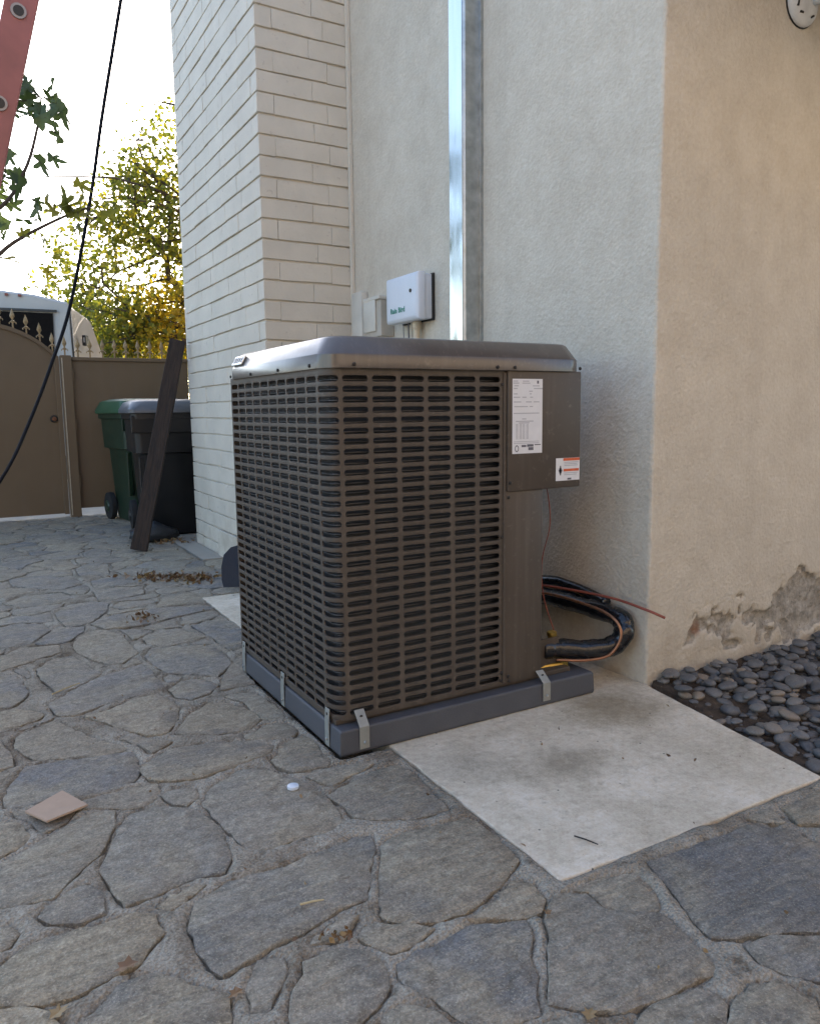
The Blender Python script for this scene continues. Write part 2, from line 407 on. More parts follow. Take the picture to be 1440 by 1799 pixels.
# traced outlines of the flagstones, metres on the ground
STONES = [
 [(0.066,2.465),(0.181,2.533),(0.228,2.429),(0.268,2.332),(0.344,2.218),(0.28,2.201),(0.103,2.281),(0.067,2.389)],
 [(0.267,2.523),(0.344,2.548),(0.436,2.597),(0.505,2.605),(0.54,2.483),(0.518,2.367),(0.461,2.268),(0.418,2.271),(0.37,2.333),(0.318,2.448)],
 [(0.482,2.239),(0.548,2.367),(0.631,2.427),(0.686,2.402),(0.727,2.31),(0.732,2.217),(0.677,2.159),(0.59,2.18)],
 [(0.188,2.608),(0.18,2.707),(0.274,2.813),(0.366,2.89),(0.517,2.955),(0.538,2.854),(0.538,2.669),(0.456,2.636),(0.342,2.607),(0.243,2.556),(0.201,2.573)],
 [(0.174,3.107),(0.225,3.205),(0.309,3.221),(0.336,3.108),(0.372,2.934),(0.275,2.823),(0.213,2.808),(0.18,2.983)],
 [(0.336,3.395),(0.407,3.546),(0.484,3.532),(0.525,3.403),(0.538,3.119),(0.457,3.006),(0.412,3.021),(0.362,3.146),(0.329,3.279)],
 [(0.601,3.306),(0.674,3.393),(0.767,3.369),(0.824,3.18),(0.722,3.151),(0.642,3.14),(0.597,3.214)],
 [(0.554,3.052),(0.6,3.152),(0.705,3.115),(0.805,3.052),(0.832,2.933),(0.813,2.782),(0.733,2.672),(0.656,2.744),(0.586,2.824),(0.563,2.939)],
 [(0.551,2.639),(0.609,2.692),(0.672,2.675),(0.711,2.594),(0.657,2.521),(0.599,2.496),(0.556,2.552)],
 [(0.821,3.387),(0.959,3.448),(1.03,3.29),(0.934,2.985),(0.86,2.973),(0.853,3.195),(0.83,3.294)],
 [(0.754,2.671),(0.836,2.82),(0.903,2.888),(0.824,2.626),(0.822,2.536),(0.698,2.527)],
 [(0.691,2.459),(0.792,2.457),(0.805,2.299),(0.8,2.182),(0.738,2.205),(0.734,2.372)],
 [(0.44,3.668),(0.554,3.768),(0.757,3.781),(0.958,3.739),(1.019,3.655),(0.771,3.569),(0.61,3.522),(0.486,3.548)],
 [(0.32,3.979),(0.385,4.109),(0.502,4.124),(0.577,4.053),(0.537,3.881),(0.444,3.702),(0.376,3.672),(0.332,3.7)],
 [(0.116,4.328),(0.219,4.451),(0.372,4.427),(0.448,4.278),(0.348,4.178),(0.194,4.188)],
 [(0.113,4.674),(0.25,4.638),(0.3,4.552),(0.195,4.492),(0.105,4.476)],
 [(0.171,4.916),(0.321,4.939),(0.49,4.797),(0.526,4.597),(0.409,4.508),(0.277,4.621),(0.181,4.738)],
 [(0.548,4.391),(0.652,4.376),(0.79,4.313),(0.767,4.146),(0.645,4.102),(0.538,4.124)],
 [(0.573,4.652),(0.684,4.7),(0.816,4.613),(0.833,4.482),(0.714,4.446),(0.567,4.459)],
 [(0.541,5.053),(0.647,5.193),(0.735,5.098),(0.692,4.788),(0.612,4.778),(0.535,4.829)],
 [(0.581,3.938),(0.63,4.018),(0.766,4),(0.79,3.938),(0.713,3.875),(0.614,3.873)],
 [(0.299,5.352),(0.431,5.487),(0.545,5.373),(0.546,5.188),(0.425,5.184)],
 [(0.656,5.619),(0.723,5.748),(0.836,5.627),(0.794,5.402),(0.699,5.402),(0.648,5.46)],
 [(0.74,4.854),(0.831,4.929),(0.895,4.852),(0.851,4.683),(0.76,4.712)],
 [(0.074,3.69),(0.08,3.825),(0.15,3.853),(0.254,3.786),(0.267,3.67),(0.179,3.495),(0.108,3.479),(0.067,3.49)],
 [(0.061,3.349),(0.133,3.433),(0.272,3.405),(0.274,3.285),(0.174,3.237),(0.093,3.184),(0.054,3.158)],
 [(0.016,3.134),(0.1,3.081),(0.129,2.861),(0.107,2.792),(0.07,2.737),(0.006,2.777)],
 [(0.004,2.722),(0.085,2.709),(0.156,2.628),(0.137,2.587),(0.076,2.555),(-0,2.554)],
 [(0.843,4.047),(0.983,4.056),(1.065,3.952),(1.047,3.818),(0.903,3.819),(0.765,3.819)],
 [(0.345,2.066),(0.431,2.136),(0.546,2.123),(0.644,2.078),(0.701,2.013),(0.675,1.972),(0.576,1.951),(0.463,1.931),(0.399,1.952),(0.358,1.983)],
 [(0.019,2.064),(0.041,2.153),(0.082,2.241),(0.179,2.221),(0.28,2.201),(0.344,2.19),(0.341,2.056),(0.307,1.99),(0.221,1.996),(0.135,2.015),(0.062,2.005),(0.026,2.027)],
 [(0.441,1.795),(0.489,1.867),(0.57,1.915),(0.634,1.889),(0.653,1.826),(0.705,1.746),(0.707,1.632),(0.701,1.534),(0.64,1.524),(0.579,1.533),(0.512,1.521),(0.472,1.554),(0.459,1.624),(0.45,1.697)],
 [(0.361,1.888),(0.401,1.897),(0.442,1.872),(0.436,1.831),(0.401,1.803),(0.367,1.851)],
 [(0.183,1.63),(0.198,1.669),(0.25,1.79),(0.278,1.832),(0.336,1.833),(0.406,1.785),(0.436,1.696),(0.435,1.603),(0.422,1.517),(0.4,1.483),(0.335,1.507),(0.278,1.49),(0.203,1.473),(0.19,1.544)],
 [(-0.022,1.755),(0.068,1.8),(0.131,1.852),(0.196,1.882),(0.251,1.863),(0.239,1.815),(0.202,1.718),(0.164,1.674),(0.129,1.632),(0.085,1.578),(0.035,1.591),(-0.026,1.611)],
 [(0.054,1.53),(0.09,1.561),(0.142,1.588),(0.166,1.551),(0.167,1.475),(0.117,1.467),(0.065,1.507)],
 [(-0.038,1.396),(0.016,1.438),(0.064,1.45),(0.143,1.439),(0.21,1.436),(0.244,1.415),(0.247,1.364),(0.219,1.327),(0.191,1.3),(0.14,1.289),(0.091,1.274),(0.041,1.285),(-0.039,1.333)],
 [(-0.017,1.962),(0.041,1.927),(0.06,1.858),(0.039,1.817),(-0.022,1.778)],
 [(-0.034,1.539),(0.009,1.526),(0.017,1.496),(0.003,1.469),(-0.036,1.459)],
 [(0.299,1.363),(0.325,1.416),(0.397,1.447),(0.49,1.436),(0.596,1.445),(0.686,1.463),(0.723,1.446),(0.701,1.394),(0.61,1.254),(0.548,1.252),(0.487,1.231),(0.412,1.223),(0.354,1.207),(0.311,1.191),(0.299,1.224),(0.295,1.276)],
 [(0.726,1.4),(0.772,1.416),(0.85,1.405),(0.939,1.399),(0.961,1.376),(0.962,1.318),(0.945,1.2),(0.875,1.166),(0.806,1.136),(0.754,1.124),(0.707,1.13),(0.671,1.139),(0.621,1.182),(0.616,1.197),(0.667,1.292)],
 [(0.723,1.667),(0.819,1.713),(0.942,1.732),(0.955,1.692),(0.949,1.585),(0.932,1.453),(0.853,1.461),(0.773,1.5),(0.728,1.548),(0.731,1.607)],
 [(0.445,1.153),(0.491,1.152),(0.545,1.126),(0.557,1.091),(0.544,1.026),(0.509,1),(0.461,0.984),(0.438,0.964),(0.368,1.005),(0.396,1.091),(0.428,1.121)],
 [(0.579,1.062),(0.623,1.073),(0.676,1.07),(0.743,1.083),(0.84,1.043),(0.82,1.001),(0.777,0.959),(0.765,0.924),(0.733,0.889),(0.72,0.859),(0.685,0.863),(0.641,0.877),(0.615,0.896),(0.602,0.93),(0.595,0.971),(0.571,1.01),(0.565,1.034)],
 [(0.159,1.257),(0.197,1.265),(0.235,1.237),(0.257,1.199),(0.306,1.149),(0.302,1.124),(0.278,1.067),(0.075,1.189),(0.132,1.235)],
 [(0.341,1.148),(0.378,1.198),(0.4,1.191),(0.417,1.181),(0.407,1.144),(0.372,1.105),(0.359,1.08),(0.327,1.095)],
 [(0.845,0.979),(0.884,1.036),(0.937,1.07),(0.989,1.046),(0.99,0.985),(1.067,0.925),(1.057,0.864),(1.037,0.786),(1.013,0.775),(0.961,0.781),(0.892,0.784),(0.833,0.792),(0.795,0.815),(0.774,0.836),(0.746,0.862),(0.802,0.923)],
 [(1.175,1.053),(1.233,1.05),(1.344,1.042),(1.471,1.037),(1.547,0.976),(1.53,0.878),(1.298,0.736),(1.218,0.776),(1.132,0.81),(1.094,0.836),(1.113,0.885),(1.146,0.973)],
 [(1.124,0.789),(1.19,0.775),(1.279,0.724),(1.173,0.659),(1.128,0.711),(1.118,0.743)],
 [(0.992,0.71),(1.057,0.724),(1.104,0.705),(1.115,0.655),(1.103,0.635),(1.053,0.604),(0.935,0.674)],
 [(1.616,1.046),(1.766,1.051),(1.816,1.043),(1.653,0.945),(1.584,0.987)],
 [(0.859,0.776),(0.908,0.774),(0.975,0.763),(0.995,0.741),(0.985,0.714),(0.928,0.679),(0.808,0.751)],
 [(0.975,1.069),(1.058,1.066),(1.124,1.041),(1.108,0.981),(1.08,0.937),(1.022,0.968),(0.996,0.991),(1.006,1.043)],
 [(0.749,1.098),(0.812,1.112),(0.907,1.157),(0.922,1.122),(0.911,1.073),(0.885,1.048),(0.847,1.052)],
 [(0.57,1.175),(0.601,1.175),(0.656,1.142),(0.685,1.115),(0.632,1.102),(0.589,1.094),(0.569,1.128),(0.55,1.157)],
 [(0.509,0.981),(0.546,0.978),(0.575,0.951),(0.583,0.906),(0.561,0.89),(0.477,0.94)],
 [(-0.035,1.311),(0.013,1.294),(0.041,1.261),(0.065,1.221),(0.055,1.201),(-0.036,1.255)],
]

# ================================================================== SETTING
CX, CY = 1.966, 1.80                       # corner of the house
CHX, CHY0, CHY1 = 1.438, 4.009, 5.643      # chimney
HY1 = 7.74
g = MB().add([(-150,-150,-.07),(150,-150,-.07),(150,300,-.07),(-150,300,-.07)], [(0,1,2,3)]).build('ground', 'drive_concrete'); tag(g, kind='structure')

# ---- patio: mortar bed with flagstones
SLAB = [(.976,1.100),(1.840,1.090),(1.965,1.790),(1.965,3.89),(1.005,3.89)]
BED = [(1.848,1.086),(4.2,1.086),(4.2,1.80),(1.972,1.80)]
PADR = [(.8275,1.832),(1.758,1.832),(1.758,2.69),(.8275,2.69)]
RX0, RY0, RS = -2.2, -1.2, .01
NX, NY = 560, 896
gx = RX0+(np.arange(NX)+.5)*RS; gy = RY0+(np.arange(NY)+.5)*RS
GX, GY = np.meshgrid(gx, gy, indexing='ij')
def pip(poly, X, Y):
    ins = np.zeros(X.shape, bool); n = len(poly); j = n-1
    for i in range(n):
        xi, yi = poly[i]; xj, yj = poly[j]
        if yi != yj:
            ins ^= ((yi > Y) != (yj > Y)) & (X < (xj-xi)*(Y-yi)/(yj-yi)+xi)
        j = i
    return ins
def stamp(mask, poly):      # point in polygon on the polygon's own window only
    a = [p[0] for p in poly]; b = [p[1] for p in poly]
    i0, i1 = max(0, int((min(a)-RX0)/RS)-1), min(NX, int((max(a)-RX0)/RS)+2); j0, j1 = max(0, int((min(b)-RY0)/RS)-1), min(NY, int((max(b)-RY0)/RS)+2)
    if i1 > i0 and j1 > j0: mask[i0:i1, j0:j1] |= pip(poly, GX[i0:i1, j0:j1], GY[i0:i1, j0:j1])
def dil(m, k):
    for _ in range(k):
        q = m.copy(); q[1:] |= m[:-1]; q[:-1] |= m[1:]; q[:, 1:] |= m[:, :-1]; q[:, :-1] |= m[:, 1:]; m = q
    return m
def blur(a, k):
    for _ in range(k):
        p = np.pad(a, 1, mode='edge'); a = (p[:-2, 1:-1]+p[2:, 1:-1]+p[1:-1, :-2]+p[1:-1, 2:]+2*p[1:-1, 1:-1])/6
    return a
other = np.zeros((NX, NY), bool)
for q in (SLAB, BED, PADR): other |= pip(q, GX, GY)
other |= (GX > CX) & (GY > CY); other |= (GX > CHX) & (GY > CHY0) & (GY < CHY1)
other |= (GX > 1.28) & (GY > 4.9) & (GY < 7.7)        # plain strip beside chimney and bins
traced = np.zeros((NX, NY), bool)
def grow(q, d=.005):
    cx = sum(p[0] for p in q)/len(q); cy = sum(p[1] for p in q)/len(q)
    return [(x+(x-cx)*d/math.hypot(x-cx, y-cy), y+(y-cy)*d/math.hypot(x-cx, y-cy)) for x, y in q]
STONES = [grow(q) for q in STONES]
for q in STONES: stamp(traced, q)
blocked = dil(traced | other, 2)
seeds = []
cand = rng.random((9000, 2))*[NX*RS, NY*RS]+[RX0, RY0]
for x, y in cand:
    i, j = int((x-RX0)/RS), int((y-RY0)/RS)
    if i >= NX or j >= NY or blocked[i, j]: continue
    dmin = .30 if y < 4 else .36
    if all(((x-a)*1.0)**2+((y-b)*1.15)**2 > dmin*dmin for a, b in seeds): seeds.append((x, y))
extra = []
for x, y in cand[:5000]:                              # small fillers in what is left between
    i, j = int((x-RX0)/RS), int((y-RY0)/RS)
    if i < NX and j < NY and not blocked[i, j] and all((x-a)**2+(y-b)**2 > .145**2 for a, b in seeds+extra): extra.append((x, y))
seeds = np.array(seeds+extra); wts = np.array([0.]*(len(seeds)-len(extra))+[.018]*len(extra))
free = ~blocked; PX = GX[free]; PY = GY[free]; lab = np.full((NX, NY), -1); L = np.zeros(PX.shape, int)
wob = (vnoise(PX*9, PY*9, 5)-.5)*.10; wob2 = (vnoise(PX*9, PY*9, 9)-.5)*.10
for s in range(0, len(PX), 40000):
    d = ((PX[s:s+40000]+wob[s:s+40000])[:, None]-seeds[:, 0])**2+((PY[s:s+40000]+wob2[s:s+40000])[:, None]-seeds[:, 1])**2*1.2+wts
    L[s:s+40000] = d.argmin(1)
lab[free] = L
fill = []
for k in range(len(seeds)):
    w0, w1 = max(0, int((seeds[k][0]-RX0)/RS)-60), max(0, int((seeds[k][1]-RY0)/RS)-60)
    m = np.argwhere(lab[w0:w0+120, w1:w1+120] == k)+[w0, w1]
    if len(m) < 25: continue
    c = m.mean(0); 
    if lab[int(c[0]), int(c[1])] != k: c = np.array([(seeds[k][0]-RX0)/RS, (seeds[k][1]-RY0)/RS])
    poly = []; rr = []
    for a in range(16):
        ca, sa = math.cos(a*math.pi/8), math.sin(a*math.pi/8); t = 0
        while True:
            i, j = int(c[0]+ca*t), int(c[1]+sa*t)
            if not (0 <= i < NX and 0 <= j < NY) or lab[i, j] != k: break
            t += .5
        rr.append(t)
    rr = [min(rr[i], 1.6*(rr[i-1]+rr[(i+1) % 16])/2+1) for i in range(16)]
    gap = random.uniform(.1, 1.1)
    rr = [max(.4, .88*rr[i]+.06*(rr[i-1]+rr[(i+1) % 16])-gap) for i in range(16)]
    poly = [(RX0+(c[0]+math.cos(a*math.pi/8)*rr[a])*RS, RY0+(c[1]+math.sin(a*math.pi/8)*rr[a])*RS) for a in range(16)]
    if sum(rr)/16 > 2.2: fill.append(poly)

def resample(poly, step=.028, jit=.0045):
    pts = [Vector((*p, 0)) for p in poly]; n = len(pts); out = []
    for i in range(n):
        a, b = pts[i], pts[(i+1) % n]; k = max(1, int((b-a).length/step))
        for t in range(k): out.append(a.lerp(b, t/k))
    # soften the corners once, then chip the edge
    m = len(out); out = [out[i]*.9+(out[i-1]+out[(i+1) % m])*.05 for i in range(m)]
    return [p+Vector((random.uniform(-jit, jit), random.uniform(-jit, jit), 0)) for p in out]
def area2(p): return sum(p[i].x*p[(i+1) % len(p)].y-p[(i+1) % len(p)].x*p[i].y for i in range(len(p)))
def stone_geo(poly, mb, step=.028):
    o = resample(poly, step)
    if area2(o) < 0: o.reverse()
    n = len(o); c = sum(o, Vector())/n
    h = random.uniform(.002, .0052); tx, ty = random.uniform(-.006, .006), random.uniform(-.006, .006); sd = random.randint(0, 900)
    def z(p, k): 
        nz = (fbm(np.array([p.x*9.]), np.array([p.y*9.]), 40, 3)[0]-.45)*.010
        return h+tx*(p.x-c.x)+ty*(p.y-c.y)+nz+k
    def ins(d): 
        r = []
        for p in o:
            q = c-p; l = q.length; r.append(p+q*(min(d, l*.8)/max(l, 1e-5)))
        return r
    r1 = ins(.0035); rings = [[(p.x, p.y, -.035) for p in o], [(p.x, p.y, z(p, -.003)) for p in o], [(p.x, p.y, z(p, -.0004)) for p in r1]]
    for fr in (.35, .7):
        rings.append([(q.x, q.y, z(q, 0)) for q in (p.lerp(c, fr) for p in r1)])
    mb.rings(rings, False, False)
    k = len(mb.v); mb.v.append((c.x, c.y, z(c, 0))); b = k-n
    mb.f += [(b+i, b+(i+1) % n, k) for i in range(n)]
def viewed(poly):
    for x, y in poly:
        if y > .3 and -.03 < x/y+.0 and (x+.12)/y > -.02 and (x*x+y*y) > .9: 
            q = Vector((x, y, 0))-Vector((0, 0, CAM_H)); dz = q.dot(fwd)
            if dz > .2 and abs(q.dot(r2)/dz*FOC) < 760 and q.dot(u2)/dz*FOC > -960: return True
    return False
# mortar bed: sinks towards the edge of every stone
cover = traced | other
for q in fill: stamp(cover, q)
cb_ = blur(cover.astype(float), 1); ob_ = blur(other.astype(float), 2)
xs = np.unique(np.concatenate([np.arange(-2.15, -.25, .05), np.arange(-.25, 1.15, .0085), np.arange(1.15, 3.3, .03)]))
ys = np.unique(np.concatenate([np.arange(-1.15, .5, .05), np.arange(.5, 3.2, .009), np.arange(3.2, 7.7, .03), [7.70]]))
MX, MY = np.meshgrid(xs, ys, indexing='ij')
fi = np.clip((MX-RX0)/RS-.5, 0, NX-2); fj = np.clip((MY-RY0)/RS-.5, 0, NY-2); ii = fi.astype(int); jj = fj.astype(int); fx = fi-ii; fy = fj-jj
bb = (cb_[ii, jj]*(1-fx)+cb_[ii+1, jj]*fx)*(1-fy)+(cb_[ii, jj+1]*(1-fx)+cb_[ii+1, jj+1]*fx)*fy
oo = ob_[ii, jj]; MZ = .0058-.0205*bb-.05*np.clip(oo*2-1, 0, 1)+(fbm(MX*14, MY*14, 3)-.47)*.012+(fbm(MX*60, MY*60, 8, 3)-.45)*.006
na, nb = len(xs), len(ys); idx = np.arange(na*nb).reshape(na, nb)
vv = np.stack([MX, MY, MZ], -1).reshape(-1, 3)
ff = np.stack([idx[:-1, :-1], idx[1:, :-1], idx[1:, 1:], idx[:-1, 1:]], -1).reshape(-1, 4)
me = bpy.data.meshes.new('patio'); me.from_pydata(vv.tolist(), [], ff.tolist()); me.polygons.foreach_set('use_smooth', [True]*len(me.polygons))
me.materials.append(MAT['mortar']); patio = bpy.data.objects.new('patio', me); col.objects.link(patio); tag(patio, kind='structure')
rest = MB(); cnt = 0
for q in STONES:
    mb = MB(); stone_geo(q, mb, .022); mb.build('flagstone', 'flagstone', patio, smooth='auto'); cnt += 1
for q in fill:
    if viewed(q) and cnt < 298:
        mb = MB(); stone_geo(q, mb, .035); mb.build('flagstone', 'flagstone', patio, smooth='auto'); cnt += 1
    else: stone_geo(q, rest, .05)
if rest.v: tag(rest.build('flagstones', 'flagstone', patio, smooth='auto'), kind='stuff')

# ---- concrete slab under the pad
def prism(poly, z0, z1, mb=None):
    mb = mb or MB(); mb.rings([[(x, y, z0) for x, y in poly], [(x, y, z1) for x, y in poly]]); return mb
def rough_edge(poly, step=.03, j=.0022):
    out = []
    for (x0, y0), (x1, y1) in zip(poly, poly[1:]+poly[:1]):
        k = max(1, int(math.hypot(x1-x0, y1-y0)/step))
        for t in range(k):
            c = random.random() < .08
            out.append((x0+(x1-x0)*t/k+random.uniform(-j, j)*(2.5 if c else 1), y0+(y1-y0)*t/k+random.uniform(-j, j)*(2.5 if c else 1)))
    return out
sl = prism(rough_edge(SLAB), -.06, .003).build('concrete_slab', 'slab_concrete', bevel=.004); tag(sl, kind='structure')
MAT_strip = prism([(1.29,4.92),(1.43,4.92),(1.43,5.65),(1.96,5.65),(1.96,7.68),(1.29,7.68)], -.06, .002).build('path_strip', 'drive_concrete'); tag(MAT_strip, kind='structure')

# ---- pebble bed
bxs = np.arange(1.80, 4.2, .02); bys = np.arange(1.06, 1.83, .02); BX, BY = np.meshgrid(bxs, bys, indexing='ij')
BZ = -.030+(fbm(BX*8, BY*8, 21)-.45)*.03+.035*np.clip((BY-1.45)/.35, 0, 1)+(fbm(BX*40, BY*40, 22)-.45)*.012
BZ = np.where(BX < 1.855+(BY-1.09)*.178, -.05, BZ)
ix = np.arange(BX.size).reshape(BX.shape)
me = bpy.data.meshes.new('pebble_bed'); me.from_pydata(np.stack([BX, BY, BZ], -1).reshape(-1, 3).tolist(), [], np.stack([ix[:-1, :-1], ix[1:, :-1], ix[1:, 1:], ix[:-1, 1:]], -1).reshape(-1, 4).tolist())
me.polygons.foreach_set('use_smooth', [True]*len(me.polygons)); me.materials.append(MAT['soil'])
bed = bpy.data.objects.new('pebble_bed', me); col.objects.link(bed); tag(bed, kind='structure')
pm = []
for k in range(6):
    mb = MB(); prof = [(math.sin(math.pi*t/8)**.85, -math.cos(math.pi*t/8)) for t in range(9)]; prof[0] = (.05, -1); prof[-1] = (.05, 1)
    mb.lathe(prof, n=12); a, b = random.uniform(.8, 1.2), random.uniform(0, 6)
    mb.v = [(x*(1+.10*math.sin(math.atan2(y, x)*2+b)), y*(1+.10*math.sin(math.atan2(y, x)*3+b))*a, z*.5+.04*x*y) for x, y, z in mb.v]
    o = mb.build('pebble_shape', 'beach_pebble', smooth=True); pm.append(o.data); bpy.data.objects.remove(o)
def bedz(x, y):
    i = min(max(int((x-1.80)/.02), 0), BX.shape[0]-1); j = min(max(int((y-1.06)/.02), 0), BX.shape[1]-1); return float(BZ[i, j])
placed = []
tries = 0
while len(placed) < 299 and tries < 60000:
    tries += 1
    x = random.uniform(1.86, 3.05); y = random.uniform(1.10, 1.79)
    if y < 1.09+(x-1.86)*.25: continue
    edge = x-(1.862+(y-1.09)*.178)
    if edge < .02: continue
    dens = min(1, .6+edge*3) if y < 1.6 else 1
    if random.random() > dens: continue
    r = random.choice([.014, .017, .020, .023, .026, .029, .033])
    if y+r*.8 > 1.795: continue
    lay = 0
    near = [(a, b, c, l) for a, b, c, l in placed if (a-x)**2+(b-y)**2 < ((r+c)*.74)**2]
    if near:
        if any(l >= 1 for *_, l in near) or len(near) > 3 or random.random() < .6 or y < 1.2: continue
        lay = 1
    placed.append((x, y, r, lay))
    o = bpy.data.objects.new('pebble', pm[len(placed) % 6]); col.objects.link(o); o.parent = bed
    fl = random.uniform(.75, 1.1)
    o.scale = (r*random.uniform(1.0, 1.35), r*random.uniform(.8, 1.0), r*fl); o.location = (x, y, bedz(x, y)+r*.30*fl+lay*.024)
    o.rotation_euler = (random.uniform(-.3, .3), random.uniform(-.3, .3), random.uniform(0, 6.28))

pst = MB(); sph = [(0, 0, -1)]+[(math.cos(a)*math.cos(e), math.sin(a)*math.cos(e), math.sin(e)) for e in (-.6, .25, .9) for a in [k*math.pi/4 for k in range(8)]]+[(0, 0, 1)]
sf = [(0, 1+(k+1) % 8, 1+k) for k in range(8)]+[(1+8*l+k, 1+8*l+(k+1) % 8, 9+8*l+(k+1) % 8, 9+8*l+k) for l in range(2) for k in range(8)]+[(17+k, 17+(k+1) % 8, 25) for k in range(8)]
for _ in range(900):                                   # small stones and grit between the big ones
    x = random.uniform(1.88, 3.3); y = random.uniform(1.10, 1.79); e_ = x-(1.862+(y-1.09)*.178)
    if e_ < .015 or random.random() > .25+e_*2: continue
    r_ = random.uniform(.004, .015); a_ = random.uniform(0, 6.28); ca, sa = math.cos(a_), math.sin(a_); k_ = random.uniform(1.1, 1.6)
    pst.add([(x+(ca*p[0]*k_-sa*p[1])*r_, y+(sa*p[0]*k_+ca*p[1])*r_, bedz(x, y)+r_*.25+p[2]*r_*.55) for p in sph], sf)
tag(pst.build('pebble_grit', 'beach_pebble', bed, smooth=True), kind='stuff')

# ================================================================== HOUSE
house = empty('house', (CX, CY, 0)); HO = (CX, CY, 0)
tag(house, 'cream painted stucco house with brick chimney standing behind the air conditioner', 'house')
# wall facing the camera, with crumbling plaster near the ground
xs = np.concatenate([[1.9655, 1.9672], np.arange(1.970, 3.3, .0085), np.linspace(3.32, 10, 18)])
zs = np.concatenate([[-.15], np.arange(-.02, .46, .0085), np.linspace(.48, 3.27, 56)])
WX, WZ = np.meshgrid(xs, zs, indexing='ij')
lo = .055+.02*np.sin(WX*9); up = np.interp(WX, [2.15, 2.22, 2.42, 2.58, 2.75, 3.0, 3.3], [.10, .20, .235, .215, .275, .31, .26])
mid = np.interp(WX, [2.15, 2.3, 2.6, 2.8, 3.3], [.12, .10, .075, .05, .03])
n0 = fbm(WX*16, WZ*16, 31, 5)-.47
d = np.minimum(up-WZ, WZ-mid)+n0*.22
sp = np.clip(d/.022, 0, 1)*np.clip((WX-2.13)/.05, 0, 1)*np.clip((3.28-WX)/.1, 0, 1)
sp = np.where((fbm(WX*11, WZ*9, 77, 4) > .56) & (WZ < .30), sp*.15, sp)
WY = CY+.016*sp+(fbm(WX*30, WZ*30, 35, 3)-.45)*.004*(1+2.5*sp)+(fbm(WX*2, WZ*2, 36, 2)-.4)*.006*np.clip((WX-1.97)/.1, 0, 1)
WY[0] = CY+.012; WY[1] = CY+.004
ix = np.arange(WX.size).reshape(WX.shape)
me = bpy.data.meshes.new('wall'); me.from_pydata(np.stack([WX-CX, WY-CY, WZ], -1).reshape(-1, 3).tolist(), [], np.stack([ix[:-1, :-1], ix[1:, :-1], ix[1:, 1:], ix[:-1, 1:]], -1).reshape(-1, 4).tolist())
me.polygons.foreach_set('use_smooth', [True]*len(me.polygons)); me.materials.append(MAT['stucco_spalled'])
at = me.attributes.new('spall', 'FLOAT', 'POINT'); at.data.foreach_set('value', sp.reshape(-1).astype(np.float32))
wf = bpy.data.objects.new('wall', me); col.objects.link(wf); wf.parent = house; wf['label'] = 'stucco wall with crumbling grey plaster near the pebbles'
def wallbox(mb): 
    o = mb.build('wall', 'stucco', house); o.location = (-HO[0], -HO[1], -HO[2]); return o
RZ, RY = 5.8, 4.77
gw = MB(); prof = [(CY+.010, -.15), (HY1, -.15), (HY1, 5.05), (RY, RZ-.02), (CY+.010, 3.29)]
gw.rings([[(CX, y, z) for y, z in prof], [(CX+.16, y, z) for y, z in prof]]); wallbox(gw)
wallbox(MB().box((CX+.16, HY1-.16, -.15), (10, HY1, 4.70)))
wallbox(MB().box((9.84, CY+.02, -.15), (10, HY1-.16, 3.85)))
def hpart(o): o.location = (-HO[0], -HO[1], -HO[2]); return o
OX = 1.955
for sgn, y0, ze in ((-1, .88, 2.56), (1, 7.80, 5.22)):
    rf = MB()
    q = [(y0, ze), (RY, RZ), (RY, RZ+.10), (y0, ze+.10)]
    if sgn > 0: q = q[::-1]
    rf.rings([[(OX, y, z) for y, z in q], [(10.3, y, z) for y, z in q]]); hpart(rf.build('roof', 'roof_tile', house))
    fa = MB(); q = [(y0, ze-.10), (RY, RZ-.10), (RY, RZ+.11), (y0, ze+.11)]
    if sgn > 0: q = q[::-1]
    fa.rings([[(OX-.03, y, z) for y, z in q], [(OX-.003, y, z) for y, z in q]]); hpart(fa.build('fascia', 'fascia', house))
    fb = MB(); fb.box((OX-.03, y0-.03 if sgn < 0 else y0+.003, ze-.09), (10.3, y0-.003 if sgn < 0 else y0+.03, ze+.115)); hpart(fb.build('fascia', 'fascia', house))
